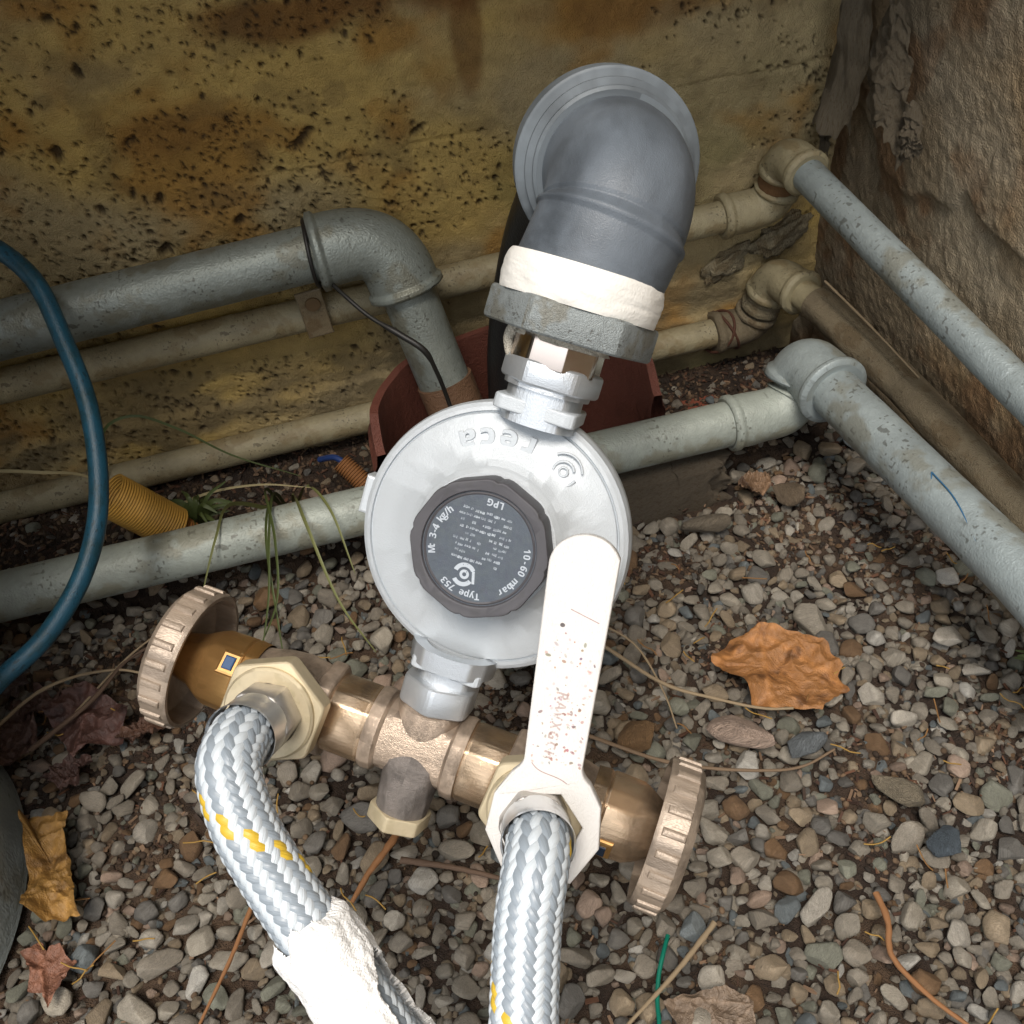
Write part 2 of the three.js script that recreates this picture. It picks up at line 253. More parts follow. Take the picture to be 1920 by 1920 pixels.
{
  const w = thing('concrete_wall', 'yellow-stained pitted concrete wall behind the pipes', 'wall');
  const xs = [...range(-4, -0.9, 12).slice(0, -1), ...range(-0.9, -0.7, 40).slice(0, -1), ...range(-0.7, 0.02, 600)], ys = [-0.05, ...range(0, 0.56, 430), ...range(0.57, 0.6, 4), ...range(0.7, 2.4, 12)];
  const m = M({ color: [1, 1, 1], vertexColors: true, roughness: 0.93, bumpMap: rep(T.grainB, 12), bumpScale: 0.0012 });
  part('wall_face', sheet(xs, ys, (x, y) => [x, y, wallH(x, y) - 0.004], wallC), m, w);
  part('wall_core', rbox(4.2, 2.5, 0.18, [-1.9, 1.15, -0.11]), mat.concrete, w);
  // lumps of mortar clinging to the wall where the pipes turn
  const lump = (c, sx, sy, sz, rot) => { const g = new THREE.IcosahedronGeometry(1, 7); const gg = mergeVertices((g.deleteAttribute('normal'), g.deleteAttribute('uv'), g)); const p = gg.attributes.position, uv = []; for (let i = 0; i < p.count; i++) { let x = p.getX(i), y = p.getY(i), z = p.getZ(i); const k = 0.75 + 1.3 * (fbm(x * 2.2 + c[0] * 90 + 20, y * 2.2 + 20, z * 2.2 + 25, 5) - 0.4); x *= k; y *= k; z *= k; const X = x * sx, Y = y * sy, C = Math.cos(rot), S = Math.sin(rot); p.setXYZ(i, c[0] + X * C - Y * S, c[1] + X * S + Y * C, c[2] + z * sz); uv.push(X + z * 0.3 * sz, Y + z * sz); } gg.setAttribute('uv', new THREE.Float32BufferAttribute(uv, 2)); gg.computeVertexNormals(); return gg; };
  part('mortar_lump', lump([-0.078, 0.101, 0.002], 0.022, 0.012, 0.0055, 0.5), mat.mortar, w);
  part('mortar_lump', lump([-0.033, 0.119, 0.003], 0.027, 0.013, 0.008, 0.45), mat.mortar, w);

  const R = thing('plaster_wall', 'rough grey-brown plaster wall on the right side', 'wall');
  const rh = (z, y) => 0.008 * fbm(z * 8, y * 8, 44, 3) + 0.0022 * fbm(z * 20, y * 20, 51, 3) + 0.0011 * fbm(z * 100, y * 100, 55, 3) + 0.0009 * noise(z * 300, y * 300, 8) + 0.0035 * sst(0.48, 0.52, fbm(z * 8, y * 8, 58, 4)) + 0.01 * sst(0.07, 0.06, y + 0.02 * fbm(z * 10, 1, 2, 2));
  const rc = (z, y) => { const a = fbm(z * 9, y * 9, 64, 4), b = fbm(z * 26, y * 26, 67, 4), f = fbm(z * 160, y * 160, 69, 3); let c = mix3([0.24, 0.185, 0.115], [0.2, 0.175, 0.13], sst(0.4, 0.6, a)); c = mix3(c, [0.15, 0.09, 0.045], 0.8 * sst(0.5, 0.65, b)); c = mix3(c, [0.3, 0.28, 0.23], 0.6 * sst(0.56, 0.7, fbm(z * 14, y * 14, 73, 4))); const k = 0.72 + 0.56 * f; return [c[0] * k * 1.05, c[1] * k * 0.95, c[2] * k * 0.82]; };
  const zs = [...range(-0.02, 0.45, 340), ...range(0.47, 0.7, 10), ...range(0.8, 4, 10)], yr = [-0.05, ...range(0, 0.56, 380), ...range(0.57, 0.6, 3), ...range(0.7, 2.4, 10)];
  part('wall_face', sheet(zs, yr, (z, y) => [0.006 - rh(z, y), y, z], rc), m, R);
  part('wall_core', rbox(0.18, 2.5, 4.1, [0.11, 1.15, 1.95]), mat.concrete, R);
}
{ // torn roofing felt peeling in the corner
  const f = thing('torn_felt', 'crumpled strip of torn grey-brown felt peeling in the wall corner', 'felt');
  const strip = (pts, wd, nz, off) => { // pts: spine; wd: half width fn; direction across mixes along wall
    const sp = spline(pts, 70); return sheet(range(-1, 1, 26), range(0, 1, 70), (a, t) => { const p = sp[Math.round(t * 70)]; const w = wd(t) * (1 + 0.25 * (fbm(a * 3 + off, t * 9, 5, 3) - 0.5)); const n = fbm(a * 1.6 + off, t * 6, 7, 4), q = fbm(a * 5 + off, t * 22, 9, 3);
      return [p.x - nz * (0.2 + n) - 0.004 * q + (a > 0 ? -0.001 : 0) - Math.max(0, 1 - Math.abs(a)) * nz * 0.7, p.y + 0.012 * (fbm(t * 8 + off, a * 3, 3, 3) - 0.5) + (t > 0.9 || t < 0.1 ? 0.012 * (noise(a * 4 + off, 3) - 0.5) : 0), p.z + a * w + 0.005 * (q - 0.5)]; }); };
  part('felt_strip', strip([[-0.006, 0.42, 0.03], [-0.006, 0.33, 0.03], [-0.008, 0.27, 0.031], [-0.01, 0.232, 0.033], [-0.014, 0.212, 0.036]], t => 0.016 + 0.008 * t, 0.014, 3), mat.felt, f);
  part('felt_flap', strip([[-0.004, 0.30, 0.07], [-0.006, 0.275, 0.074], [-0.01, 0.25, 0.082], [-0.014, 0.232, 0.095]], t => 0.008 + 0.018 * Math.sin(t * 2.6), 0.012, 11), mat.felt, f);
  part('felt_flap', strip([[-0.008, 0.252, 0.108], [-0.012, 0.24, 0.114], [-0.013, 0.226, 0.118]], t => 0.014 * Math.sin(0.5 + t * 2.4), 0.01, 23), mat.felt, f);
  part('felt_flap', strip([[-0.004, 0.216, 0.012], [-0.008, 0.204, 0.014], [-0.008, 0.192, 0.02]], t => 0.008 * Math.sin(0.6 + t * 2.2), 0.008, 29), mat.felt, f);
}
console.log('walls');

{ // added unseen ledge above the view: keeps sky light off wall and pipes
  const r = thing('shade_ledge', 'added unseen ledge above the pipes that shades the concrete wall', 'ledge');
  part('slab', rbox(4.2, 0.06, 0.36, [-1.9, 0.69, 0.1]), mat.concrete, r);
  part('shade_ledge_lip', rbox(4.2, 0.014, 0.02, [-1.9, 0.652, 0.25]), mat.concrete, r);
}
// ---------- ground ----------
const dirtSpots = [[-0.185, 0.285, 0.03], [-0.145, 0.38, 0.036], [-0.336, 0.283, 0.042], [-0.535, 0.295, 0.036], [-0.271, 0.459, 0.014], [-0.098, 0.185, 0.06], [-0.561, 0.205, 0.075], [-0.2, 0.2, 0.03], [-0.079, 0.385, 0.03], [-0.448, 0.244, 0.03], [-0.17, 0.424, 0.02], [-0.05, 0.25, 0.045], [-0.3, 0.17, 0.04], [-0.62, 0.24, 0.04], [-0.03, 0.36, 0.02]];
const dirt = (x, z) => { let m = 0; for (const [a, b, r] of dirtSpots) { const d = Math.hypot(x - a, z - b) / r; m = Math.max(m, 1 - sst(0.5, 1.05, d + 0.7 * (fbm(x * 40, z * 40, 3, 3) - 0.5))); } return Math.max(m, 1 - sst(0.1, 0.15, z + 0.05 * fbm(x * 20, z * 20, 9, 2))); };
const soilH = (x, z) => 0.008 * (fbm(x * 5, z * 5, 21, 3) - 0.5) + 0.004 * dirt(x, z) + 0.003 * fbm(x * 60, z * 60, 25, 3) + (z < 0.12 ? 0.006 : 0);
const ground = new THREE.Group(); ground.name = 'ground'; ground.userData = { kind: 'structure' }; scene.add(ground);
{
  const xs = [...range(-12, -1.1, 10), ...range(-1, -0.64, 60), ...range(-0.635, 0.005, 320), 0.1], zs = [-0.1, ...range(-0.01, 0.56, 290), ...range(0.57, 1.2, 80), ...range(1.4, 12, 10)];
  const sc = (x, z) => { const a = fbm(x * 30, z * 30, 2, 4), f = fbm(x * 260, z * 260, 5, 3); const c = mix3([0.026, 0.015, 0.009], [0.066, 0.04, 0.023], sst(0.35, 0.7, a)); const k = 0.6 + 0.8 * f; return c.map(q => q * k); };
  part('soil', sheet(xs, zs, (x, z) => [x, soilH(x, z) + 0.0016 * noise(x * 500, z * 500, 3), z], sc), M({ color: [1, 1, 1], vertexColors: true, roughness: 0.95, bumpMap: rep(T.grainB, 14), bumpScale: 0.002 }), ground);
}
// pebbles
function pebbleGeo(det, sd) {
  seed = sd; let g = new THREE.IcosahedronGeometry(1, det); g.deleteAttribute('normal'); g.deleteAttribute('uv'); g = mergeVertices(g, 1e-4); const p = g.attributes.position, uv = [];
  const sx = 1, sy = rr(0.5, 0.78), sz = rr(0.62, 0.98), o = rr(0, 99), cuts = []; for (let i = 0; i < 12; i++) { const n = V(rr(-1, 1), rr(-1, 1), rr(-1, 1)).normalize(); cuts.push([n, rr(0.52, 0.9)]); }
  const q = V(0, 0, 0);
  for (let i = 0; i < p.count; i++) {
    q.set(p.getX(i), p.getY(i), p.getZ(i)); const n = fbm(q.x * 1.2 + o, q.y * 1.2, q.z * 1.2 + 9, 3); q.multiplyScalar(0.9 + 0.42 * (n - 0.2));
    for (const [d, k] of cuts) { const t = q.dot(d); if (t > k) q.addScaledVector(d, (k - t) * 0.9); }
    const rough = 1 + 0.03 * (noise(q.x * 6 + o, q.y * 6, q.z * 6) - 0.5); q.multiplyScalar(rough);
    p.setXYZ(i, q.x * sx, q.y * sy, q.z * sz); uv.push(q.x * 0.35 + q.z * 0.21 + o, q.y * 0.35 + q.z * 0.28);
  }
  g.setAttribute('uv', new THREE.Float32BufferAttribute(uv, 2)); g.computeVertexNormals(); return g;
}
const pebGeo = Array.from({ length: 14 }, (_, i) => pebbleGeo(4, 100 + i * 7)), pebLow = Array.from({ length: 8 }, (_, i) => pebbleGeo(2, 100 + i * 7));
const palette = [[[0.275, 0.243, 0.198], 30], [[0.34, 0.305, 0.25], 19], [[0.3, 0.235, 0.16], 16], [[0.17, 0.16, 0.145], 14], [[0.155, 0.178, 0.187], 4], [[0.225, 0.228, 0.18], 7], [[0.42, 0.385, 0.33], 8], [[0.19, 0.112, 0.056], 4], [[0.36, 0.265, 0.205], 5], [[0.46, 0.44, 0.4], 2]];
const palSum = palette.reduce((s, p) => s + p[1], 0);
const pick = () => { let t = rnd() * palSum, i = 0; while ((t -= palette[i][1]) > 0) i++; return i; };
const pebMat = []; for (const [c] of palette) for (let k = 0; k < 2; k++) pebMat.push(M({ color: c.map(q => q * (k ? 1.1 : 0.88)), roughness: k ? 0.62 : 0.78, map: T.speck, bumpMap: T.grainB, bumpScale: 0.0006 }));
seed = 4242;
const peb = [], grid = new Map(), cs = 0.02;
const near = (x, z, r, f) => { const i = Math.floor(x / cs), j = Math.floor(z / cs); for (let a = -2; a <= 2; a++) for (let b = -2; b <= 2; b++) for (const q of grid.get((i + a) * 5000 + j + b) || []) if (Math.hypot(q.x - x, q.z - z) < f * (q.r + r)) return true; return false; };
const blocked = (x, z, r) => Math.hypot(x + 0.752, z - 0.305) < 0.152 + r * 0.7 || x > -0.002 - r || z < 0.012 + r || (z < 0.125 && rnd() < 0.85) || (x > -0.213 && x < -0.122 && z > 0.11 && z < 0.153 + r * 0.8) || (Math.hypot(x + 0.27, (z - 0.115) * 1.15) < 0.098 && z < 0.125);
const dart = (n, r0, r1, f, dm) => { for (let t = 0; t < n; t++) { const x = rr(-0.95, 0), z = rr(0, 1.0), r = rr(r0, r1); if (blocked(x, z, r) || rnd() < dm * dirt(x, z) || near(x, z, r, f)) continue; const q = { x, z, r }; peb.push(q); const k = Math.floor(x / cs) * 5000 + Math.floor(z / cs); (grid.get(k) || grid.set(k, []).get(k)).push(q); } };
dart(110, 0.0105, 0.0125, 0.8, 0.97); dart(2200, 0.0078, 0.0098, 0.76, 0.95); dart(20000, 0.0056, 0.0078, 0.74, 0.92); dart(60000, 0.004, 0.0056, 0.72, 0.85); dart(70000, 0.0024, 0.004, 0.72, 0.6);
const eu = new THREE.Euler(), qq = new THREE.Quaternion(), mm = new THREE.Matrix4();
for (const q of peb) { const b = dirt(q.x, q.z); q.y = soilH(q.x, q.z) + q.r * (0.52 - 0.44 * b) + 0.003 * rnd(); eu.set(rr(-0.7, 0.7), rr(0, 6.28), rr(-0.7, 0.7)); q.m = new THREE.Matrix4().compose(V(q.x, q.y, q.z), qq.setFromEuler(eu), V(q.r, q.r * rr(0.85, 1.1), q.r)); q.c = pick(); q.g = Math.floor(rnd() * 14); const s = V(q.x, q.y, q.z).project(camera); const dist = camera.position.distanceTo(V(q.x, q.y, q.z)); const px = (s.x + 1) * 960, py = (1 - s.y) * 960; q.big = q.r / dist; q.vis = Math.abs(s.x) < 0.99 && Math.abs(s.y) < 0.99 && Math.hypot(px - 922, py - 1010) > 250 && !(py < 1000 && px < 1180) && !(px > 300 && px < 1000 && Math.abs(py - (1250 + (px - 345) * 0.363)) < 60) && Math.hypot(px - 985, py - 1750) > 90; }
const chosen = new Set(peb.filter(q => q.vis).sort((a, b) => b.big - a.big).slice(0, 290));
for (const q of chosen) { const m = new THREE.Mesh(pebGeo[q.g], pebMat[q.c * 2 + (rnd() < 0.5 ? 0 : 1)]); m.name = numbered('pebble'); m.applyMatrix4(q.m); m.castShadow = m.receiveShadow = true; ground.add(m); }
{
  const rest = peb.filter(q => !chosen.has(q)); // a lower layer shows in the gaps
  for (let t = 0; t < 34000; t++) { const x = rr(-0.95, 0), z = rr(0, 1.0), r = t < 15000 ? rr(0.0035, 0.0068) : rr(0.0012, 0.0034); if (blocked(x, z, r) || rnd() < 0.72 * dirt(x, z)) continue; eu.set(rr(0, 6), rr(0, 6), rr(0, 6)); rest.push({ m: new THREE.Matrix4().compose(V(x, soilH(x, z) + (r < 0.0035 ? 0.0012 : 0), z), qq.setFromEuler(eu), V(r, r, r)), c: pick(), g: Math.floor(rnd() * 14) }); }
  const bed = M({ color: [1, 1, 1], roughness: 0.72, map: T.speck, bumpMap: T.grainB, bumpScale: 0.0006 });
  const gravel = new THREE.Group(); gravel.name = 'gravel'; gravel.userData.kind = 'stuff'; ground.add(gravel);
  for (let g = 0; g < 8; g++) { const L = rest.filter(q => q.g % 8 === g), im = new THREE.InstancedMesh(pebLow[g], bed, L.length); im.name = numbered('gravel_layer'); im.userData.kind = 'stuff'; L.forEach((q, i) => { im.setMatrixAt(i, q.m); const k = rr(0.8, 1.15), c = palette[q.c][0]; im.setColorAt(i, RGB(c[0] * k, c[1] * k, c[2] * k)); }); im.castShadow = im.receiveShadow = true; gravel.add(im); }
  // crumbs of soil, bark and rotten leaf over the bare patches
  const crumb = new THREE.IcosahedronGeometry(1, 1), chip = new THREE.BoxGeometry(2, 0.35, 0.7), N = 15000; const A = [], B = [];
  for (let t = 0; t < N * 3 && A.length + B.length < N; t++) { const x = rr(-0.75, -0.004), z = rr(0.004, 0.62), d = dirt(x, z); if (rnd() > 0.08 + 0.92 * d) continue; const isChip = rnd() < 0.4, r = isChip ? rr(0.0008, 0.0034) : rr(0.0006, 0.0022); eu.set(rr(-0.5, 0.5), rr(0, 6), rr(-0.5, 0.5)); (isChip ? B : A).push(new THREE.Matrix4().compose(V(x, soilH(x, z) + (d > 0.3 ? 0.001 : 0.004) + r * 0.4, z), qq.setFromEuler(eu), V(r, r * rr(0.5, 1), r * rr(0.5, 1)))); }
  for (const [nm, geo, L, cols] of [['soil_crumbs', crumb, A, [[0.035, 0.021, 0.012], [0.065, 0.04, 0.022], [0.11, 0.07, 0.04], [0.02, 0.013, 0.008]]], ['bark_bits', chip, B, [[0.075, 0.033, 0.017], [0.045, 0.021, 0.012], [0.16, 0.1, 0.06], [0.028, 0.016, 0.01]]]]) {
    const im = new THREE.InstancedMesh(geo, M({ color: [1, 1, 1], roughness: 0.9 }), L.length); im.name = nm; im.userData.kind = 'stuff'; L.forEach((q, i) => { im.setMatrixAt(i, q); const k = rr(0.7, 1.3), c = cols[Math.floor(rnd() * 4)]; im.setColorAt(i, RGB(c[0] * k, c[1] * k, c[2] * k)); }); im.castShadow = im.receiveShadow = true; ground.add(im);
  }
}
console.log('ground', peb.length);

// ---------- pipes along the walls ----------
const wob = (r, a = 0.0003) => (s, L, th, p) => r + a * (fbm(p.x * 40 + Math.cos(th) * 2, p.z * 40 + p.y * 30, Math.sin(th) * 2, 3) - 0.5) * 2;
// a fitting follows the pipe path between two lengths; beads at both ends
function fitting(path, r, s0, s1, bead = 0.0022, lump = 0) {
  const S = [0]; for (let i = 1; i < path.length; i++) S.push(S[i - 1] + path[i].distanceTo(path[i - 1]));
  const at = s => { let i = 1; while (i < S.length - 1 && S[i] < s) i++; const t = (s - S[i - 1]) / (S[i] - S[i - 1]); return path[i - 1].clone().lerp(path[i], clamp(t)); };
  const L = s1 - s0, n = Math.ceil(L / 0.0013), pts = []; for (let i = 0; i <= n; i++) pts.push(at(s0 + L * i / n));
  return sweep(pts, (s, T, th, p) => { const e = Math.min(s, T - s); return r - 0.0008 * sst(0.0012, 0, e) + bead * (sst(0.0065, 0.0055, e) * sst(0, 0.0008, e)) + 0.0007 * sst(0.03, 0.012, e) + lump * (fbm(p.x * 60 + Math.cos(th) * 3, p.y * 60, p.z * 60 + Math.sin(th) * 3, 3) - 0.5); }, 36);
}
const lenTo = (path, c) => { let s = 0, best = 1e9, bs = 0; for (let i = 1; i < path.length; i++) { s += path[i].distanceTo(path[i - 1]); const d = path[i].distanceTo(c); if (d < best) { best = d; bs = s; } } return bs; };

{ // upper galvanised pipe, elbow, drop into the clay pipe
  const t = thing('galvanized_pipe', 'thick galvanised pipe along the yellow wall with elbow bending down', 'pipe', null, [-0.5, 0.15, 0.034]);
  const path = bend([[-0.95, 0.148, 0.036], [-0.333, 0.1925, 0.036], [-0.306, 0.072, 0.076], [-0.297, 0.0, 0.09]], 0.034); const c = lenTo(path, V(-0.336, 0.186, 0.037));
  part('pipe', sweep(path, wob(0.0178), 36), mat.galv, t);
  part('elbow', fitting(path, 0.0222, c - 0.042, c + 0.034, 0.0022, 0.0008), mat.galv, t);
  const cut = path.filter(p => p.y < 0.098); part('sleeve', sweep(cut, (s, L, th) => 0.0195 + 0.0006 * Math.sin(th * 3 + 1), 36), mat.sleeve, t);
  const wr = thing('binding_wire', 'black wire wrapped around the thick pipe beside its elbow', 'wire', null, [-0.37, 0.19, 0.036]);
  const tan = V(0.617, 0.0445, 0).normalize(), up = V(0, 1, 0).sub(tan.clone().multiplyScalar(tan.y)).normalize(), out = V(0, 0, 1);
  const pc = s => V(-0.95, 0.148, 0.036).lerp(V(-0.333, 0.1925, 0.036), (s + 0.95) / 0.617);
  const loop = []; for (let i = 0; i <= 260; i++) { const a = i / 260 * Math.PI * 2 * 6, x = -0.377 + 0.006 * Math.sin(i * 0.061) + 0.003 * noise(i * 0.08, 3), r = 0.0192 + 0.0022 * noise(i * 0.05, 1); loop.push(pc(x).addScaledVector(up, Math.cos(a) * r).addScaledVector(out, Math.sin(a) * r)); }
  part('wire_coil', sweep(loop, 0.0013, 8), mat.wire, wr);
  part('wire_tail', sweep(spline([[-0.372, 0.175, 0.054], [-0.3664, 0.172, 0.0645], [-0.3544, 0.163, 0.079], [-0.3388, 0.1555, 0.0937], [-0.3265, 0.147, 0.103], [-0.3201, 0.128, 0.1029], [-0.3151, 0.1045, 0.099], [-0.309, 0.07, 0.105]], 60), s => 0.0014 + 0.0007 * sst(0.04, 0.05, s) * sst(0.085, 0.075, s), 10), mat.wire, wr);
  const b = thing('pipe_bracket', 'small flat metal bracket with a rusty screw under the thick pipe', 'bracket', null, [-0.387, 0.145, 0.03]);
  const pl = rbox(0.0175, 0.037, 0.0022, [0, 0, 0]); pl.rotateZ(0.1); pl.rotateX(0.07); pl.translate(-0.3865, 0.1425, 0.0305); part('plate', pl, mat.bracket, b);
  const sc = rev([[0, 0.0001], [0.0, 0.0052], [0.0012, 0.0048], [0.002, 0.003], [0.0022, 0]], 'w', [-0.3865, 0.151, 0.0325], 24); part('screw', sc, mat.screw, b);
}
{ // upper thin cream pipe, turning up and round the corner
  const t = thing('thin_pipe', 'upper thin cream pipe low on the wall, rising and running along right wall', 'pipe', null, [-0.3, 0.13, 0.013]);
  const path = bend([[-0.95, 0.1035, 0.013], [-0.05, 0.1505, 0.0145], [-0.05, 0.193, 0.0225], [-0.03, 0.163, 0.2644], [-0.028, 0.158, 0.62]], 0.018);
  const c1 = lenTo(path, V(-0.05, 0.1505, 0.0145)), c2 = lenTo(path, V(-0.05, 0.193, 0.0225));
  const k = path.findIndex(p => p.y > 0.17), a = path.slice(0, k + 1), b = path.slice(k);
  part('pipe', sweep(a, wob(0.0115, 0.0004), 30), mat.cream, t); part('pipe', sweep(b, wob(0.0112, 0.0003), 30), mat.greyR, t);
  part('elbow', fitting(path, 0.0142, c1 - 0.038, c1 + 0.014, 0.0014, 0.001), mat.cream, t); part('elbow', fitting(path, 0.0142, c2 - 0.014, c2 + 0.026, 0.0014, 0.001), mat.cream, t);
  part('rusty_ring', fitting(path, 0.0136, c1 + 0.013, c2 - 0.0125, 0.0005, 0.003), mat.rustRing, t);
}
{ // lower thin cream pipe
  const t = thing('thin_pipe', 'lower thin cream pipe near the soil, passing behind the clay pipe to the corner', 'pipe', null, [-0.3, 0.04, 0.014]);
  const path = bend([[-0.95, 0.008, 0.0145], [-0.056, 0.0505, 0.0145], [-0.046, 0.099, 0.027], [-0.036, 0.1, 0.08], [-0.021, 0.09, 0.17], [-0.021, 0.0905, 0.295], [-0.021, 0.09, 0.62]], 0.016);
  const c1 = lenTo(path, V(-0.056, 0.0505, 0.0145)), c2 = lenTo(path, V(-0.046, 0.099, 0.027));
  const k = path.findIndex(p => p.z > 0.07); part('pipe', sweep(path.slice(0, k + 1), wob(0.011, 0.0004), 30), mat.cream, t); part('pipe', sweep(path.slice(k), wob(0.0125, 0.0012), 30), mat.dirty, t);
  part('elbow', fitting(path, 0.0145, c1 - 0.03, c1 + 0.014, 0.0016, 0.003), mat.dirty, t); part('elbow', fitting(path, 0.0148, c2 - 0.018, c2 + 0.03, 0.0016, 0.0014), mat.cream, t); part('rusty_ring', fitting(path, 0.0138, c1 + 0.016, c2 - 0.015, 0.001, 0.002), mat.mortar, t);
  const w = thing('rust_straps', 'dark rusty strap wound round the lower thin pipe near the corner', 'strap', null, [-0.07, 0.045, 0.014]);
  for (const [o, tw] of [[0, 0.5], [0.006, -0.4]]) { const L = []; for (let i = 0; i <= 40; i++) { const a = i / 40 * 6.28; L.push(V(-0.083 + o + 0.004 * Math.sin(a + tw) + 0.012 * Math.cos(a) * tw, 0.0492 + Math.cos(a) * 0.0155, 0.0145 + Math.sin(a) * 0.0155)); } part('strap', sweep(L, 0.0012, 8), M({ color: [0.07, 0.025, 0.012], roughness: 0.8 }), w); }
}
{ // big grey pipe near the ground
  const t = thing('grey_pipe', 'long grey pipe lying above the gravel and turning along the right wall', 'pipe', null, [-0.3, 0.05, 0.134]);
  const path = bend([[-0.98, 0.0415, 0.134], [-0.083, 0.0615, 0.134], [-0.0705, 0.0905, 0.1235], [-0.058, 0.1, 0.3437], [-0.056, 0.103, 0.65]], 0.022);
  const c1 = lenTo(path, V(-0.083, 0.0615, 0.134)), c2 = lenTo(path, V(-0.0705, 0.0905, 0.1235)), k = path.findIndex(p => p.y > 0.078);
  part('pipe', sweep(path.slice(0, k + 1), wob(0.0158), 36), mat.grey, t); part('pipe', sweep(path.slice(k), wob(0.0165), 36), mat.greyR, t);
  part('elbow', fitting(path, 0.0178, c1 - 0.045, c1 + 0.012, 0.0012, 0.0006), mat.grey, t);
  part('elbow', fitting(path, 0.0212, c2 - 0.012, c2 + 0.034, 0.0024, 0.0006), mat.greyR, t);
  // blue crayon arrow on the pipe
  const ink = M({ color: [0.02, 0.1, 0.2], roughness: 0.8 }), n = V(-0.62, 0.78, 0).normalize(), n2 = V(-0.86, 0.5, 0).normalize(), q = (z, nn) => V(-0.058, 0.1 - 0.0012 * (0.3437 - z) / 0.02 * 0.05, z).addScaledVector(nn, 0.0168);
  part('crayon_mark', [sweep(spline([q(0.268, n).toArray(), q(0.29, n).toArray(), q(0.32, n2).toArray()], 16), 0.00045, 6), sweep([q(0.268, n), q(0.276, n2), q(0.285, V(-1, 0.2, 0).normalize())], 0.0004, 6)], ink, t);
}
{ // broken clay drain pipe standing behind the grey pipe: only its rear shell is left
  const t = thing('clay_pipe', 'broken red clay drain pipe standing behind the regulator', 'pipe', null, [-0.271, 0, 0.11]);
  const shell = (ro, y0, y1, jit) => { const L = range(0, 1, 72), A = []; const prof = [[0, 0], [0, 1], [1, 1], [1, 0]]; // inner bottom->top, outer top->bottom
    const P = [], I = [], U = []; const th = 0.008; L.forEach((t_, i) => { const a = Math.PI * (-0.02 + 1.04 * t_); const top = y1 + jit * (fbm(t_ * 7, 2, 3, 3) - 0.5) - 0.02 * sst(0.08, 0, Math.min(t_, 1 - t_)); for (const [o, v] of [[0, 0], [0, 0.72], [0, 0.9], [0.15, 1], [0.85, 1], [1, 0.9], [1.25, 0.86], [1.3, 0.68], [1, 0.62], [1, 0]]) { const R = ro - th + th * o, Y = mix(y0, top, v); P.push(-0.271 + Math.cos(a) * R, Y, 0.117 - Math.sin(a) * R * 0.86); U.push(a * ro, Y + o * 0.01); } });
    const w = 10; for (let i = 0; i < 72; i++) for (let k = 0; k < w - 1; k++) { const p = i * w + k; I.push(p, p + w, p + 1, p + 1, p + w, p + w + 1); }
    const g = new THREE.BufferGeometry(); g.setAttribute('position', new THREE.Float32BufferAttribute(P, 3)); g.setAttribute('uv', new THREE.Float32BufferAttribute(U, 2)); g.setIndex(I); g.computeVertexNormals(); return toCreasedNormals(g, 0.6); };
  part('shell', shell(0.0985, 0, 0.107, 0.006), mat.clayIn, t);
  const fl = rbox(0.03, 0.004, 0.014, [-0.108, 0.055, 0.05], 0.001); fl.rotateZ(0.0); const s = thing('clay_shard', 'flat red clay shard lying between the clay pipe and the corner', 'shard'); part('shard', fl, M({ color: [0.2, 0.055, 0.03], roughness: 0.85, map: rep(T.mottle, 8) }), s);
  s.children[0].geometry.translate(0, -0.045, 0.0);
}
{ // concrete block under the grey pipe
  const t = thing('concrete_block', 'brown broken concrete block under the grey pipe', 'block', null, [-0.168, 0, 0.13]);
  const g = new THREE.BoxGeometry(0.088, 0.05, 0.05, 60, 34, 34), p = g.attributes.position; for (let i = 0; i < p.count; i++) { const x = p.getX(i), y = p.getY(i), z = p.getZ(i); const e = 0.004 * (fbm(x * 50, y * 50, z * 50 + 3, 4) - 0.5), br = x > 0.02 ? 0.03 * (x - 0.02) / 0.02 * (fbm(x * 90 + 5, y * 90, z * 90, 3) - 0.25) : 0; p.setXYZ(i, x + e - br - (x < 0 ? 0 : 0.12 * Math.max(0, y)), y + e, z + e - br * 0.6); }
  const gg = mergeVertices((g.deleteAttribute('normal'), g), 1e-5); gg.computeVertexNormals(); gg.rotateY(0.03); gg.translate(-0.168, 0.012, 0.128); part('block', gg, mat.concrete, t);
}
{ // conduits
  const corr = (pts, r, n) => sweep(spline(pts, n), (s) => r + 0.0006 * Math.sin(s / 0.0019 * Math.PI * 2) , 24, false);
  const y = thing('yellow_conduit', 'cut piece of yellow corrugated conduit beside the blue hose', 'conduit', null, [-0.525, 0.03, 0.09]);
  part('tube', corr([[-0.54, 0.0765, 0.09], [-0.525, 0.057, 0.0905], [-0.509, 0.036, 0.091]], 0.0145, 160), mat.yellow, y);
  part('inner_tube', corr([[-0.524, 0.055, 0.0905], [-0.508, 0.035, 0.091], [-0.494, 0.012, 0.092]], 0.0105, 140), mat.orange, y);
  const o = thing('orange_conduit', 'small orange corrugated conduit beside the clay pipe', 'conduit', null, [-0.385, 0.02, 0.09]);
  part('tube', corr([[-0.391, 0.052, 0.078], [-0.382, 0.043, 0.087], [-0.372, 0.03, 0.098]], 0.0068, 140), M({ color: [0.2, 0.085, 0.025], roughness: 0.7 }), o);
  part('blue_wire', sweep(spline([[-0.405, 0.045, 0.062], [-0.394, 0.052, 0.072], [-0.387, 0.05, 0.08]], 20), 0.0022, 10), M({ color: [0.01, 0.03, 0.12], roughness: 0.5 }), o);
}
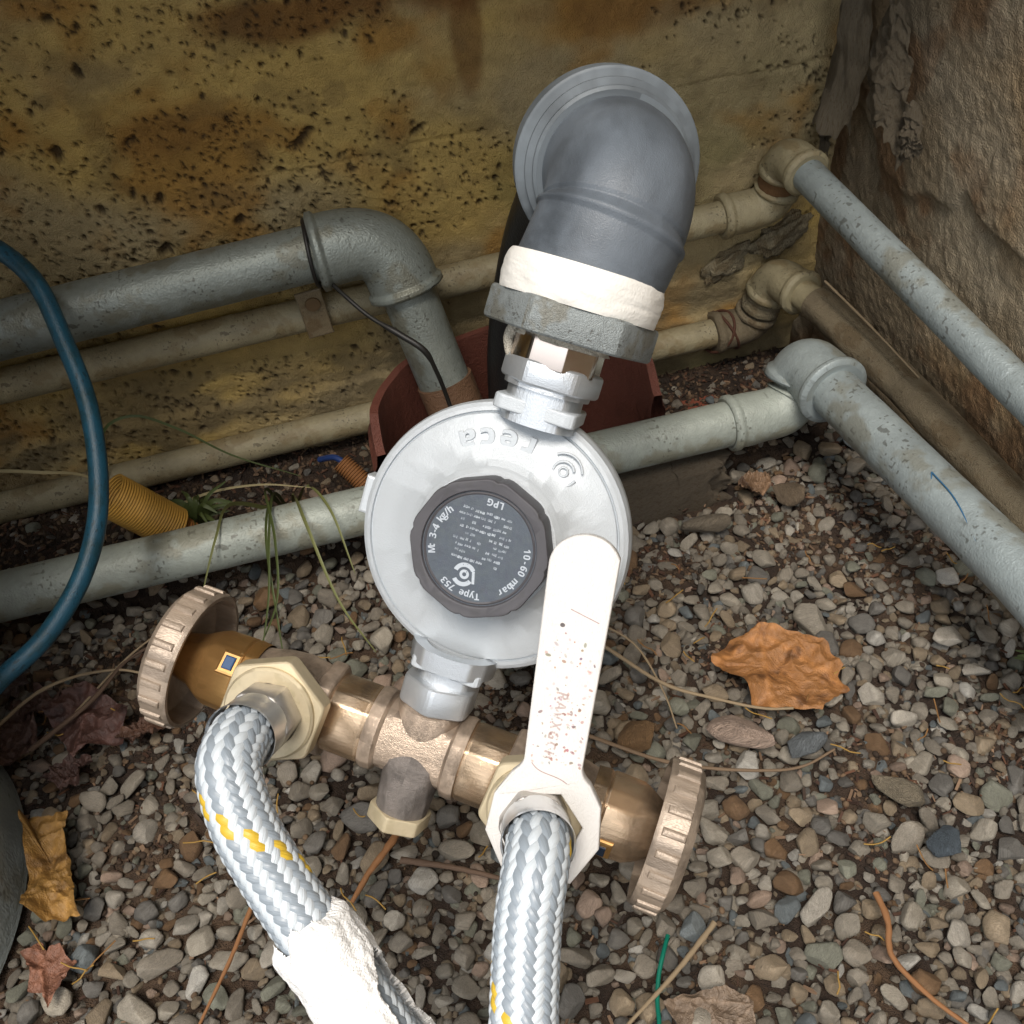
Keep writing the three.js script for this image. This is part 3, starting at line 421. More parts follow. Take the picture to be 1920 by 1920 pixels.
{ // blue hose loop
  const bh = solo('blue_hose', sweep(spline([[-0.66, 0.22, -0.005 + 0.03], [-0.5794, 0.2391, 0.03], [-0.5598, 0.2363, 0.0425], [-0.5363, 0.2225, 0.0681], [-0.5256, 0.1986, 0.1012], [-0.5194, 0.1754, 0.1327], [-0.5216, 0.1488, 0.1657], [-0.5287, 0.1314, 0.1884], [-0.5429, 0.1148, 0.2089], [-0.5655, 0.099, 0.2266], [-0.588, 0.0898, 0.2374], [-0.604, 0.075, 0.15], [-0.66, 0.02, 0.13], [-0.8, 0.01, 0.12]].slice(0, 11).concat([[-0.61, 0.075, 0.24], [-0.68, 0.02, 0.13 + 0.04], [-0.9, 0.012, 0.12]]), 140), 0.0053, 20), mat.blueHose, 'dark blue hose curving down in a loop at the left edge', 'hose');
}
{ // gas cylinder, its foot ring just inside the frame
  const t = thing('gas_cylinder', 'grey metal gas cylinder standing on the gravel at the left edge', 'cylinder', null, [-0.752, 0.008, 0.305]);
  const at = [-0.752, 0, 0.305];
  part('foot_ring', rev([[0.006, 0.143], [0.006, 0.149], [0.0095, 0.1515], [0.013, 0.1495], [0.05, 0.147], [0.062, 0.139], [0.055, 0.136], [0.012, 0.143], [0.006, 0.143]], 'v', at, 96), mat.cyl, t);
  part('shell', rev([[0.05, 0.0], [0.052, 0.07], [0.062, 0.12], [0.085, 0.146], [0.12, 0.152], [0.82, 0.152], [0.87, 0.146], [0.92, 0.115], [0.945, 0.06], [0.95, 0.0]], 'v', at, 96, 1.2), mat.cyl, t);
  part('collar', rev([[0.93, 0.085], [1.02, 0.085], [1.02, 0.08], [0.93, 0.08]], 'v', at, 64), mat.cyl, t);
}
console.log('pipes');

// ---------- regulator assembly: local axes u (along the manifold), v (towards the elbow), w (out of the face) ----------
const e1 = V(0.8135, -0.17, 0.5561), e2 = V(0.4432, 0.8004, -0.4037), e3 = V(-0.3765, 0.5749, 0.7265), O = V(-0.3399, 0.2148, 0.3401);
const asmQ = new THREE.Quaternion().setFromRotationMatrix(new THREE.Matrix4().makeBasis(e1, e2, e3));
const aw = (u, v, w) => O.clone().addScaledVector(e1, u).addScaledVector(e2, v).addScaledVector(e3, w);
function athing(name, label, category, group, base = [0, 0, 0]) { const g = thing(name, label, category, group, [0, 0, 0]); g.position.copy(aw(...base)); g.quaternion.copy(asmQ); bases.set(g, base); return g; }
const font = await new FontLoader().loadAsync('fonts/droid/droid_sans_bold.typeface.json');

{ // riser: black plastic pipe from the clay pipe, slate elbow, tape, hex bushing, chrome adapter
  const t = athing('riser_pipe', 'dark grey plastic elbow on a black riser pipe, with white tape and hex bushing', 'pipe', null, [0.006, 0.15, 0]);
  const inv = p => { const d = V(...p).sub(O); return [d.dot(e1), d.dot(e2), d.dot(e3)]; };
  const E = [0.0128, 0.146, 0.001], ring = [-0.0028, 0.1565, -0.034];
  const dir = V(ring[0] - E[0], ring[1] - E[1], ring[2] - E[2]).normalize();
  const back = V(...ring).addScaledVector(dir, 0.012).toArray();
  part('riser', sweep(spline([ring, back, inv([-0.243, 0.302, 0.195]), inv([-0.243, 0.262, 0.14]), inv([-0.25, 0.2, 0.1]), inv([-0.26, 0.12, 0.085]), inv([-0.262, 0.0, 0.085])], 70), 0.0225, 36), mat.black, t);
  const ep = bend([[0.0065, 0.108, 0], [E[0], E[1], E[2]], V(...ring).addScaledVector(dir, 0.006).toArray()], 0.03, 0.0006);
  part('elbow', sweep(ep, (s, L) => (s < 0.0215 ? 0.0293 : s < 0.0222 ? 0.0302 : s < 0.0236 ? 0.0304 : s < 0.0244 ? 0.0292 : s < 0.0256 ? 0.0282 : 0.0289), 72), mat.slate, t);
  const rp = []; for (let i = 0; i <= 44; i++) rp.push(V(...ring).addScaledVector(dir, -0.008 + 0.022 * i / 44));
  part('elbow_rim', sweep(rp, (s) => s < 0.001 ? 0.0312 : s < 0.0035 ? 0.0325 : s < 0.0045 ? 0.0318 : s < 0.007 ? 0.0352 : s < 0.0085 ? 0.0345 : s < 0.0095 ? 0.0375 : 0.0388 - 0.0006 * sst(0.012, 0.02, s), 72), mat.slateRim, t);
  const U = 0.006;
  const tp = []; for (let i = 0; i <= 36; i++) tp.push(V(U, 0.0985 + 0.0155 * i / 36, 0));
  part('white_tape', sweep(tp, (s, L, th, p) => { const k = s / L; return 0.0301 + 0.002 * Math.pow(Math.sin(Math.PI * clamp(k * 0.94 + 0.05)), 0.4) + 0.0014 * (fbm(Math.cos(th) * 5 + 9, Math.sin(th) * 5, k * 5, 3) - 0.5); }, 72).applyMatrix4(new THREE.Matrix4()), mat.tape, t);
  part('hex_bushing', poly(6, 0.0346, 0.0135, 'v', [U, 0.0855, 0], 0.2, 0.06, 0.0016), mat.zinc, t);
  const gp = []; for (let i = 0; i <= 16; i++) gp.push(V(0.0052, 0.0832 + 0.0045 * i / 16, 0)); part('thread_paste', sweep(gp, (s, L, th) => 0.0178 + 0.006 * (fbm(Math.cos(th) * 3 + 4, Math.sin(th) * 3, s * 300, 4) - 0.4) + 0.0022 * sst(0.001, 0.004, s), 64), mat.pasteTan, t);
  const goo = []; for (let i = 0; i <= 14; i++) goo.push(V(-0.0135 - 0.0025 * Math.sin(i * 0.3), 0.087 - 0.017 * i / 14, 0.003)); part('paste_run', sweep(goo, (s, L, th) => 0.0028 * (1 - 0.6 * s / L) + 0.0014 * (noise(s * 300, th * 1.2) - 0.5), 14), mat.pasteTan, t);
  part('chrome_adapter', poly(8, 0.0186, 0.013, 'v', [0.0045, 0.0735, 0], 0.3, 0.1, 0.0008), mat.chrome, t);
}
{ // gas regulator
  const t = athing('gas_regulator', 'round grey metal gas regulator with a dark printed cap', 'regulator', null, [0, 0, 0]);
  part('body', rev([[-0.034, 0], [-0.034, 0.022], [-0.03, 0.034], [-0.022, 0.046], [-0.017, 0.053], [-0.0155, 0.0555], [-0.0125, 0.0566], [-0.0055, 0.0566], [-0.0025, 0.0558], [-0.0008, 0.054], [-0.0004, 0.0525], [-0.0016, 0.0521], [-0.0016, 0.0517], [-0.0002, 0.0513], [0.0012, 0.049], [0.0026, 0.044], [0.0042, 0.038], [0.006, 0.0335], [0.0085, 0.031], [0.0105, 0.03], [0.0115, 0.0285], [0.0115, 0.02], [0.0115, 0]], 'w', [0, 0, 0], 128, 0.55), mat.body, t);
  const lug = rbox(0.006, 0.0165, 0.011, [-0.0562, 0.0, -0.009], 0.0012); part('side_lug', lug, mat.body, t);
  part('inlet_flange', poly(4, 0.0235, 0.006, 'v', [0.0035, 0.0535, -0.004], Math.PI / 4, 0.1, 0.001), mat.body, t);
  part('inlet_neck', rev([[0.05, 0.0155], [0.0665, 0.0155], [0.067, 0.017], [0.0665, 0.0178], [0.064, 0.0175]], 'v', [0.004, 0, -0.002], 48), mat.alu, t);
  part('inlet_nut', poly(6, 0.0208, 0.0098, 'v', [0.0045, 0.0658, -0.001], 0.12, 0.14, 0.0018), mat.alu, t);
  part('outlet_neck', rev([[-0.066, 0.0135], [-0.05, 0.0135], [-0.05, 0.019], [-0.058, 0.0185], [-0.0585, 0.0135]], 'v', [-0.0015, 0, -0.004], 48), mat.alu, t);
  part('outlet_flange', poly(4, 0.0215, 0.005, 'v', [-0.0015, -0.0605, -0.006], Math.PI / 4, 0.1, 0.001), mat.body, t);
  part('outlet_nut', poly(6, 0.0172, 0.0125, 'v', [-0.003, -0.0775, -0.002], 0.5, 0.16, 0.0016), mat.alu, t);
  // cap with eight shallow sides, raised rim, recessed printed disc
  const cap = []; const R = 0.0272; const sh = new THREE.Shape(); for (let i = 0; i <= 96; i++) { const a = i / 96 * Math.PI * 2, n = 8, b = ((a * n / (2 * Math.PI)) % 1) - 0.5, r = R * Math.min(1, 0.972 / Math.cos(b * 2 * Math.PI / n)) - (Math.abs(Math.abs(b) - 0.5) < 0.04 ? 0.0006 : 0); i ? sh.lineTo(Math.cos(a) * r, Math.sin(a) * r) : sh.moveTo(Math.cos(a) * r, Math.sin(a) * r); }
  const hole = new THREE.Path(); hole.absarc(0, 0, 0.0236, 0, Math.PI * 2, true); sh.holes.push(hole);
  let cg = new THREE.ExtrudeGeometry(sh, { depth: 0.0112, bevelEnabled: true, bevelSize: 0.0008, bevelThickness: 0.001, bevelSegments: 3, curveSegments: 96 }); cg.translate(0, 0, 0.0118); const capMesh = part('cap', toCreasedNormals(cg, 0.5), mat.capEdge, t);
  const cv = document.createElement('canvas'); cv.width = cv.height = 1024; const x = cv.getContext('2d');
  x.fillStyle = '#5c6672'; x.fillRect(0, 0, 1024, 1024); seed = 91;
  for (let i = 0; i < 2600; i++) { const g = Math.floor(rr(76, 112)); x.fillStyle = `rgba(${g},${g + 8},${g + 18},0.12)`; const s = rr(4, 60); x.beginPath(); x.ellipse(rr(0, 1024), rr(0, 1024), s, s * rr(0.2, 0.8), rr(0, 3), 0, 7); x.fill(); }
  x.save(); x.translate(512, 512); x.rotate(Math.PI); x.fillStyle = '#d9e2ec'; x.strokeStyle = '#d9e2ec'; x.textAlign = 'center'; x.textBaseline = 'middle';
  const arc = (s, r, a0, step, size) => { x.font = `bold ${size}px sans-serif`; [...s].forEach((ch, i) => { x.save(); x.rotate(a0 + i * step); x.translate(0, -r); x.fillText(ch, 0, 0); x.restore(); }); };
  arc('10-60 mbar', 418, -1.84, 0.121, 82);
  arc('Type 753', 420, -0.24, 0.112, 82);
  arc('M: 3-4 kg/h', 418, 1.24, 0.097, 86);
  x.font = 'bold 84px sans-serif'; x.fillText('LPG', -28, 415);
  // the maker's mark: a ring inside two sweeps
  x.save(); x.translate(60, -255); x.lineWidth = 24; x.beginPath(); x.arc(0, 0, 30, 0, 7); x.stroke(); x.lineWidth = 38; x.beginPath(); x.arc(0, 0, 84, 0.2, 2.5); x.stroke(); x.beginPath(); x.arc(10, -6, 84, 3.6, 5.6); x.stroke(); x.lineWidth = 24; x.beginPath(); x.moveTo(-70, 50); x.lineTo(-96, -60); x.stroke(); x.restore();
  // worn print: broken rows
  for (let r = 0; r < 9; r++) { const y = -120 + r * 54; const wdt = 250 - Math.abs(r - 4.5) * 12; for (let q = -wdt; q < wdt;) { const l = rr(14, 60), keep = rnd() < (Math.abs(q) > 70 || r > 5 ? 0.75 : 0.32); if (keep) { x.globalAlpha = rr(0.45, 0.95); x.save(); x.translate(q + l / 2, y + rr(-5, 5)); x.rotate(rr(-0.06, 0.06)); for (let z = 0; z < l - 8; z += 11) { const hh = rr(14, 26); x.fillRect(z - l / 2, -hh / 2, rr(5, 10), hh); if (rnd() < 0.5) x.fillRect(z - l / 2, -hh / 2, 11, 7); } x.restore(); } q += l + rr(4, 16); } }
  x.globalAlpha = 1; x.restore();
  for (let i = 0; i < 700; i++) { x.fillStyle = 'rgba(92,102,114,0.8)'; const s = rr(1.5, 6); x.fillRect(rr(0, 1024), rr(0, 1024), s, s * rr(0.5, 2)); }
  const ct = new THREE.CanvasTexture(cv); ct.colorSpace = THREE.SRGBColorSpace;
  const disc = new THREE.CircleGeometry(0.0234, 72); disc.translate(0, 0, 0.0226); part('printed_disc', disc, M({ color: [0.62, 0.62, 0.62], map: ct, roughness: 0.5, bumpMap: rep(T.fine, 4), bumpScale: 0.0001 }), capMesh);
  part('cap_groove', rev([[0.0225, 0.0226], [0.0228, 0.0222], [0.023, 0.0219], [0.0228, 0.0216], [0.0225, 0.0212]], 'w', [0, 0, 0], 72, 1), mat.capEdge, capMesh);
  // raised letters on the face, read from the elbow side
  const rad = 0.0415; [...'reca'].forEach((ch, i) => { const g = new TextGeometry(ch, { font, size: 0.0085, depth: 0.0005, curveSegments: 5, bevelEnabled: true, bevelSize: 0.00025, bevelThickness: 0.0004, bevelSegments: 2 }); g.computeBoundingBox(); const bb = g.boundingBox; g.translate(-(bb.max.x + bb.min.x) / 2, -0.004, 0); g.scale(1.15, 1, 1); g.rotateZ(Math.PI); const a = Math.PI / 2 + [-0.1, 0.1, 0.31, 0.5][i]; g.rotateX(0.0); g.rotateZ(a - Math.PI / 2); g.translate(Math.cos(a) * rad, Math.sin(a) * rad, 0.003); part('raised_letter', g, mat.body, t); });
  const la = Math.PI / 2 - 0.52, lc = V(Math.cos(la) * rad, Math.sin(la) * rad, 0.0031); const tor = (r, a0, a1, tb) => sweep(Array.from({ length: 25 }, (_, i) => { const a = a0 + (a1 - a0) * i / 24; return V(lc.x + Math.cos(a) * r, lc.y + Math.sin(a) * r, lc.z + 0.0006 - (r - 0.002) * 0.06); }), tb, 8);
  part('raised_mark', [tor(0.0018, 0, 6.28, 0.0005), tor(0.0042, 0.3, 3.2, 0.0006), tor(0.0058, 3.5, 5.9, 0.0006), tor(0.0075, 0.2, 2.2, 0.0005)], mat.body, t);
}
{ // brass manifold with two valves
  const t = athing('brass_manifold', 'brass two-valve gas manifold with ridged round handwheels below the regulator', 'manifold', null, [-0.005, -0.095, 0]);
  const v0 = -0.0955;
  const at = [0, v0, 0];
  // tee body: barrel with a socket up to the regulator, a plugged branch down
  part('tee', [rev([[-0.0265, 0.0165], [-0.0265, 0.0178], [-0.0245, 0.0183], [-0.021, 0.0178], [-0.0195, 0.0158], [-0.005, 0.0162], [0.0095, 0.0158], [0.011, 0.0178], [0.0145, 0.0183], [0.0165, 0.0178], [0.0165, 0.0165]], 'u', at, 56), rev([[-0.0965, 0.0148], [-0.088, 0.0156], [-0.0785, 0.0142], [-0.077, 0.012]], 'v', [-0.004, 0, -0.001], 48), poly(4, 0.0195, 0.026, 'u', [-0.018, v0, -0.001], Math.PI / 4, 0.3, 0.002)], mat.brassDull, t);
  const pl = part('drain_plug', rev([[-0.124, 0.0112], [-0.113, 0.0122], [-0.105, 0.0126], [-0.1, 0.013], [-0.095, 0.01]], 'v', [-0.0035, 0, 0.006], 40), mat.plugGrey, t);
  part('plug_hex', poly(6, 0.0138, 0.0072, 'v', [-0.0035, -0.1305, 0.006], 0.35, 0.1, 0.0008), mat.brassPale, pl);
  for (const s of [-1, 1]) {
    const f = s < 0 ? x => -0.005 - x : x => -0.005 + x;       // mirrored distances from the tee
    const prof = a => { const q = a.map(([x, r]) => [f(x), r]); return s < 0 ? q.reverse() : q; };
    part('neck', rev(prof([[0.019, 0.0162], [0.0225, 0.0168], [0.0235, 0.0172], [0.04, 0.0172], [0.0405, 0.016], [0.042, 0.0155]]), 'u', at, 56), mat.brass, t);
    const vb = part('valve_body', [poly(6, 0.0215, 0.0075, 'u', [Math.min(f(0.0395), f(0.047)), v0, 0], 0.25, 0.16, 0.0018), rev(prof([[0.044, 0.0165], [0.05, 0.0185], [0.0575, 0.0195], [0.066, 0.0185], [0.073, 0.0168], [0.078, 0.0158]]), 'u', at, 48), rev([[-0.006, 0.0165], [0.012, 0.0172], [0.02, 0.0185], [0.0225, 0.0188]], 'w', [f(0.0575), v0 + 0.001, 0], 48)], mat.brassDull, t);
    part('bonnet', rev(prof([[0.076, 0.0172], [0.0815, 0.0176], [0.0825, 0.0168], [0.0835, 0.0176], [0.096, 0.0172], [0.1, 0.0155], [0.106, 0.012], [0.115, 0.01]]), 'u', at, 48), s < 0 ? mat.bronze : mat.brass, t);
    const wa = s < 0 ? 0.75 : -0.62, ca = Math.cos(wa), sa = Math.sin(wa); // window turned about the u axis
    const win = part('locking_window', (() => { const g = rbox(0.0095, 0.0105, 0.003, [0, 0, 0.0168], 0.0012); g.rotateX(-(s < 0 ? 0.62 : -0.5)); g.translate(f(0.086), v0, 0); return g; })(), mat.bronze, t);
    part('blue_insert', (() => { const g = rbox(0.0048, 0.006, 0.002, [0, 0, 0.0183], 0.0006); g.rotateX(-(s < 0 ? 0.62 : -0.5)); g.translate(f(0.086), v0, 0); return g; })(), s < 0 ? mat.bluePlastic : mat.darkPlastic, win);
    // handwheel: shallow cup, hollow side to the valve, ridges round the rim
    const R = 0.031, hub = prof([[0.1035, R - 0.0022], [0.1035, R - 0.0006], [0.105, R], [0.1155, R], [0.118, R - 0.0022], [0.1195, R - 0.006], [0.12, R - 0.012], [0.1205, 0], [0.1185, 0], [0.118, R - 0.0115], [0.1165, R - 0.0052], [0.114, R - 0.0026], [0.1035, R - 0.0022]]);
    const wl = part('handwheel', rev(hub, 'u', at, 84, 0.6), mat.wheel, t);
    for (let k = 0; k < 22; k++) { const g = rbox(0.0098, 0.0034, 0.003, [0, 0, R - 0.0002], 0.0013); g.rotateX(k / 22 * Math.PI * 2 + 0.1); g.translate(f(0.1108), v0, 0); part('grip_rib', toCreasedNormals(g, 1.0), mat.wheel, wl); }
    const cx = f(0.0575), cy = v0 + 0.004;
    const nut = part('outlet_nut', poly(6, 0.0238, 0.0095, 'w', [cx, cy, 0.0215], 0.42, 0.08, 0.0014), mat.brassPale, t);
    part('nut_collar', rev([[0.03, 0.0195], [0.0325, 0.0195], [0.0335, 0.0185], [0.0335, 0.0135], [0.0315, 0.013]], 'w', [cx, cy, 0], 48), mat.brassPale, nut);
  }
}

// ---------- braided hoses ----------
function frames(pts) { const n = pts.length, Tn = pts.map((p, i) => pts[Math.min(n - 1, i + 1)].clone().sub(pts[Math.max(0, i - 1)]).normalize()), A = [], B = []; let a = V(1, 0, 0); a.sub(Tn[0].clone().multiplyScalar(a.dot(Tn[0]))).normalize(); for (let i = 0; i < n; i++) { a.sub(Tn[i].clone().multiplyScalar(a.dot(Tn[i]))).normalize(); A.push(a.clone()); B.push(Tn[i].clone().cross(a)); } return { Tn, A, B }; }
function hose(label, apts, start, len, yk) {
  const t = athing('gas_hose', label, 'hose', 'braided gas hoses', apts[0]);
  const R = 0.0112, N = 20, Lp = 0.084, pts = spline(apts, 900), fr = frames(pts); let total = 0; const S = [0]; for (let i = 1; i < pts.length; i++) S.push(total += pts[i].distanceTo(pts[i - 1]));
  const ds = total / 900;
  const surf = (s, th, r) => { const x = clamp(s / ds, 0, 899.999), i = Math.floor(x), k = x - i; const p = pts[i].clone().lerp(pts[i + 1], k); const a = fr.A[i].clone().lerp(fr.A[i + 1], k), b = fr.B[i].clone().lerp(fr.B[i + 1], k); return p.addScaledVector(a, Math.cos(th) * r).addScaledVector(b, Math.sin(th) * r); };
  part('hose_core', sweep(pts.filter((_, i) => i % 6 === 0), R - 0.0009, 28), mat.hoseCore, t);
  const step = Lp / (2 * N) / 4, wHalf = 0.00172;
  for (const set of [1, -1]) for (let k = 0; k < N; k++) {
    const P = [], I = [], U = []; let row = 0;
    for (let s = start; s < Math.min(total, len); s += step) {
      const th0 = 2 * Math.PI * k / N + set * 2 * Math.PI * s / Lp;
      // crossing index along this strand: which strand of the other set lies here
      const jx = (2 * Math.PI * k / N * 0 + 4 * Math.PI * s / Lp) / (2 * Math.PI / N); // fractional crossings
      const ph = set > 0 ? jx + 2 * k : jx - 2 * k;                                       // shared count j+k of both strands
      const m = (((set > 0 ? ph : ph - 1) % 4) + 4) % 4;                                  // over two, under two
      const lift = 0.00048 * Math.sin((m + 0.5) / 4 * 2 * Math.PI);
      const slope = set * 2 * Math.PI * R / Lp, cn = 1 / Math.hypot(1, slope);
      for (const c of [-1, -0.55, 0, 0.55, 1]) { const off = c * wHalf; const r = R + lift + 0.00028 * (1 - c * c) - (Math.abs(c) === 1 ? 0.0003 : 0); const p = surf(s - off * slope * cn, th0 + off * cn / R, r); P.push(p.x, p.y, p.z); U.push(s, off); }
      if (row) { const b = (row - 1) * 5; for (let z = 0; z < 4; z++) I.push(b + z, b + z + 1, b + z + 5, b + z + 1, b + z + 6, b + z + 5); } row++;
    }
    const g = new THREE.BufferGeometry(); g.setAttribute('position', new THREE.Float32BufferAttribute(P, 3)); g.setAttribute('uv', new THREE.Float32BufferAttribute(U, 2)); g.setIndex(I); g.computeVertexNormals();
    part('braid_strand', g, set < 0 && (k === yk || k === yk + 1) ? mat.strandY : set > 0 ? mat.strandL : mat.strandD, t);
  }
  // crimped end: hex, then bright ferrule ring
  const d = fr.Tn[4]; const fp = (a, b, n = 10) => Array.from({ length: n + 1 }, (_, i) => pts[0].clone().addScaledVector(fr.Tn[2], a + (b - a) * i / n));
  const hx = poly(6, 0.0142, 0.024, 'w', [0, 0, 0], 0.2, 0.12, 0.001); hx.applyMatrix4(new THREE.Matrix4().compose(pts[0].clone().addScaledVector(fr.Tn[2], -0.005), new THREE.Quaternion().setFromUnitVectors(V(0, 0, 1), fr.Tn[2]), V(1, 1, 1))); part('end_hex', hx, mat.steel, t);
  const fl = pts.slice(Math.floor(0.018 / ds), Math.ceil((start + 0.003) / ds)); part('ferrule', sweep(fl, (s, L) => s > L - 0.0014 ? 0.0136 : 0.013, 40, false), mat.ferrule, t);
  return { t, surf, R, total };
}
{
  const L = hose('left braided gas hose smeared with white sealant at its lower end', [[-0.0617, -0.0905, 0.033], [-0.0607, -0.0893, 0.045], [-0.0597, -0.0882, 0.057], [-0.0586, -0.0876, 0.0685], [-0.0555, -0.0925, 0.0795], [-0.0427, -0.1055, 0.0874], [-0.0277, -0.117, 0.0907], [-0.0112, -0.1278, 0.0936], [0.0216, -0.1498, 0.0974], [0.0573, -0.1747, 0.1004], [0.1, -0.21, 0.1], [0.14, -0.27, 0.08]], 0.031, 0.4, 3);
  // smear of white sealant, open on one side so braid shows through
  const holeA = 0.6, s0 = 0.106, s1 = 0.2, na = 160, ns = 200, P = [], I = [], U = [], keep = [];
  for (let j = 0; j <= ns; j++) for (let i = 0; i <= na; i++) { const s = s0 + (s1 - s0) * j / ns, a = i / na * Math.PI * 2; const e = fbm(Math.cos(a) * 2 + 5, Math.sin(a) * 2 + 5, s * 60, 4); const m = Math.min((s - s0) * 60 - 1.1 * e + 0.2, 9 * (Math.hypot((s - 0.148) / 0.016, Math.sin((a - holeA) / 2) * 2 / 0.75) - 1 + 0.9 * (e - 0.5))); const lumpy = fbm(Math.cos(a) * 4, Math.sin(a) * 4, s * 140, 3); keep.push(m); const p = L.surf(s, a, L.R + 0.0012 + 0.003 * sst(0, 0.35, m) * (0.5 + lumpy)); P.push(p.x, p.y, p.z); U.push(s, a * L.R); }
  for (let j = 0; j < ns; j++) for (let i = 0; i < na; i++) { const a = j * (na + 1) + i, b = a + na + 1; if (Math.min(keep[a], keep[a + 1], keep[b], keep[b + 1]) < 0) continue; I.push(a, a + 1, b, a + 1, b + 1, b); }
  const g = new THREE.BufferGeometry(); g.setAttribute('position', new THREE.Float32BufferAttribute(P, 3)); g.setAttribute('uv', new THREE.Float32BufferAttribute(U, 2)); g.setIndex(I); g.computeVertexNormals(); part('white_sealant', g, mat.putty, L.t);
  hose('right braided gas hose leaving the white spanner ring, clean grey braid', [[0.0527, -0.0912, 0.033], [0.0545, -0.089, 0.045], [0.0565, -0.0866, 0.057], [0.0587, -0.0852, 0.0675], [0.0606, -0.0908, 0.0768], [0.0633, -0.1026, 0.0833], [0.0684, -0.1188, 0.0901], [0.074, -0.1342, 0.0976], [0.083, -0.1555, 0.108], [0.095, -0.19, 0.113], [0.105, -0.225, 0.11], [0.12, -0.28, 0.08]], 0.031, 0.4, 9);
}
{ // white spanner over the right hose nut
  const t = athing('spanner', 'flat white painted spanner with worn letters, its ring round the right hose nut', 'spanner', null, [0.0585, -0.089, 0.039]);
  const sh = new THREE.Shape(), H = 0.112, hw = 0.0121, nw = 0.0104; // local: x across, y along the handle from the ring centre
  sh.moveTo(-nw, 0.026); sh.lineTo(-hw, H - 0.011); sh.bezierCurveTo(-hw, H + 0.001, hw * 0.5, H + 0.006, hw, H - 0.006); sh.lineTo(nw, 0.026); sh.quadraticCurveTo(nw, 0.0225, 0.0145, 0.0195); sh.lineTo(0.0195, 0.012); sh.lineTo(0.0212, -0.004); sh.lineTo(0.013, -0.0195); sh.lineTo(-0.013, -0.0195); sh.lineTo(-0.0212, -0.006); sh.lineTo(-0.0198, 0.009); sh.lineTo(-0.0145, 0.0185); sh.quadraticCurveTo(-nw, 0.0225, -nw, 0.026);
  const ho = new THREE.Path(); for (let i = 0; i < 6; i++) { const a = i / 6 * Math.PI * 2 + 0.2; i ? ho.lineTo(Math.cos(a) * 0.0158, Math.sin(a) * 0.0158) : ho.moveTo(Math.cos(a) * 0.0158, Math.sin(a) * 0.0158); } ho.closePath(); sh.holes.push(ho);
  const g = new THREE.ExtrudeGeometry(sh, { depth: 0.0036, bevelEnabled: true, bevelSize: 0.0007, bevelThickness: 0.0008, bevelSegments: 3, curveSegments: 24, steps: 1 });
  const cv = document.createElement('canvas'); cv.width = 256; cv.height = 1024; const x = cv.getContext('2d'); x.fillStyle = '#efece8'; x.fillRect(0, 0, 256, 1024); seed = 505;
  for (let i = 0; i < 130; i++) { const y = 330 + Math.pow(rnd(), 0.8) * 460; x.fillStyle = `rgba(${Math.floor(rr(110, 190))},${Math.floor(rr(80, 130))},${Math.floor(rr(75, 115))},${rr(0.15, 0.75).toFixed(2)})`; const s = rr(1, 5); x.beginPath(); x.ellipse(rr(50, 215), y, s * rr(0.6, 2), s, rr(0, 3), 0, 7); x.fill(); }
  x.fillStyle = 'rgba(150,110,100,0.45)'; x.font = 'bold 46px sans-serif'; x.textAlign = 'center'; [...'RAVXGCH'].forEach((c, i) => { x.save(); x.translate(112 - i * 3, 548 + i * 34); x.rotate(Math.PI / 2 + 0.1); x.fillText(c, 0, 0); x.restore(); });
  for (let i = 0; i < 260; i++) { x.fillStyle = 'rgba(239,236,232,0.85)'; x.fillRect(rr(60, 170), rr(520, 800), rr(2, 9), rr(2, 6)); }
  x.strokeStyle = 'rgba(140,95,90,0.6)'; x.lineWidth = 3; x.beginPath(); x.moveTo(60, 790); x.bezierCurveTo(90, 830, 130, 810, 190, 838); x.stroke(); x.beginPath(); x.moveTo(110, 262); x.lineTo(205, 292); x.stroke(); x.fillStyle = 'rgba(70,60,60,0.8)'; x.beginPath(); x.ellipse(92, 318, 8, 7, 0, 0, 7); x.fill();
  const ct = new THREE.CanvasTexture(cv); ct.colorSpace = THREE.SRGBColorSpace;
  const uv = g.attributes.uv, p = g.attributes.position; for (let i = 0; i < p.count; i++) uv.setXY(i, clamp(p.getX(i) / 0.03 + 0.5, 0.01, 0.99), clamp(p.getY(i) / 0.118 + 0.02, 0.01, 0.99));
  g.rotateZ(0.153); g.rotateX(-0.02); g.translate(0.0575, -0.0895, 0.0395); part('spanner_body', toCreasedNormals(g, 0.6), M({ color: [0.76, 0.76, 0.76], map: ct, roughness: 0.36, bumpMap: rep(T.fine, 2), bumpScale: 0.0002 }), t);
}
console.log('assembly');

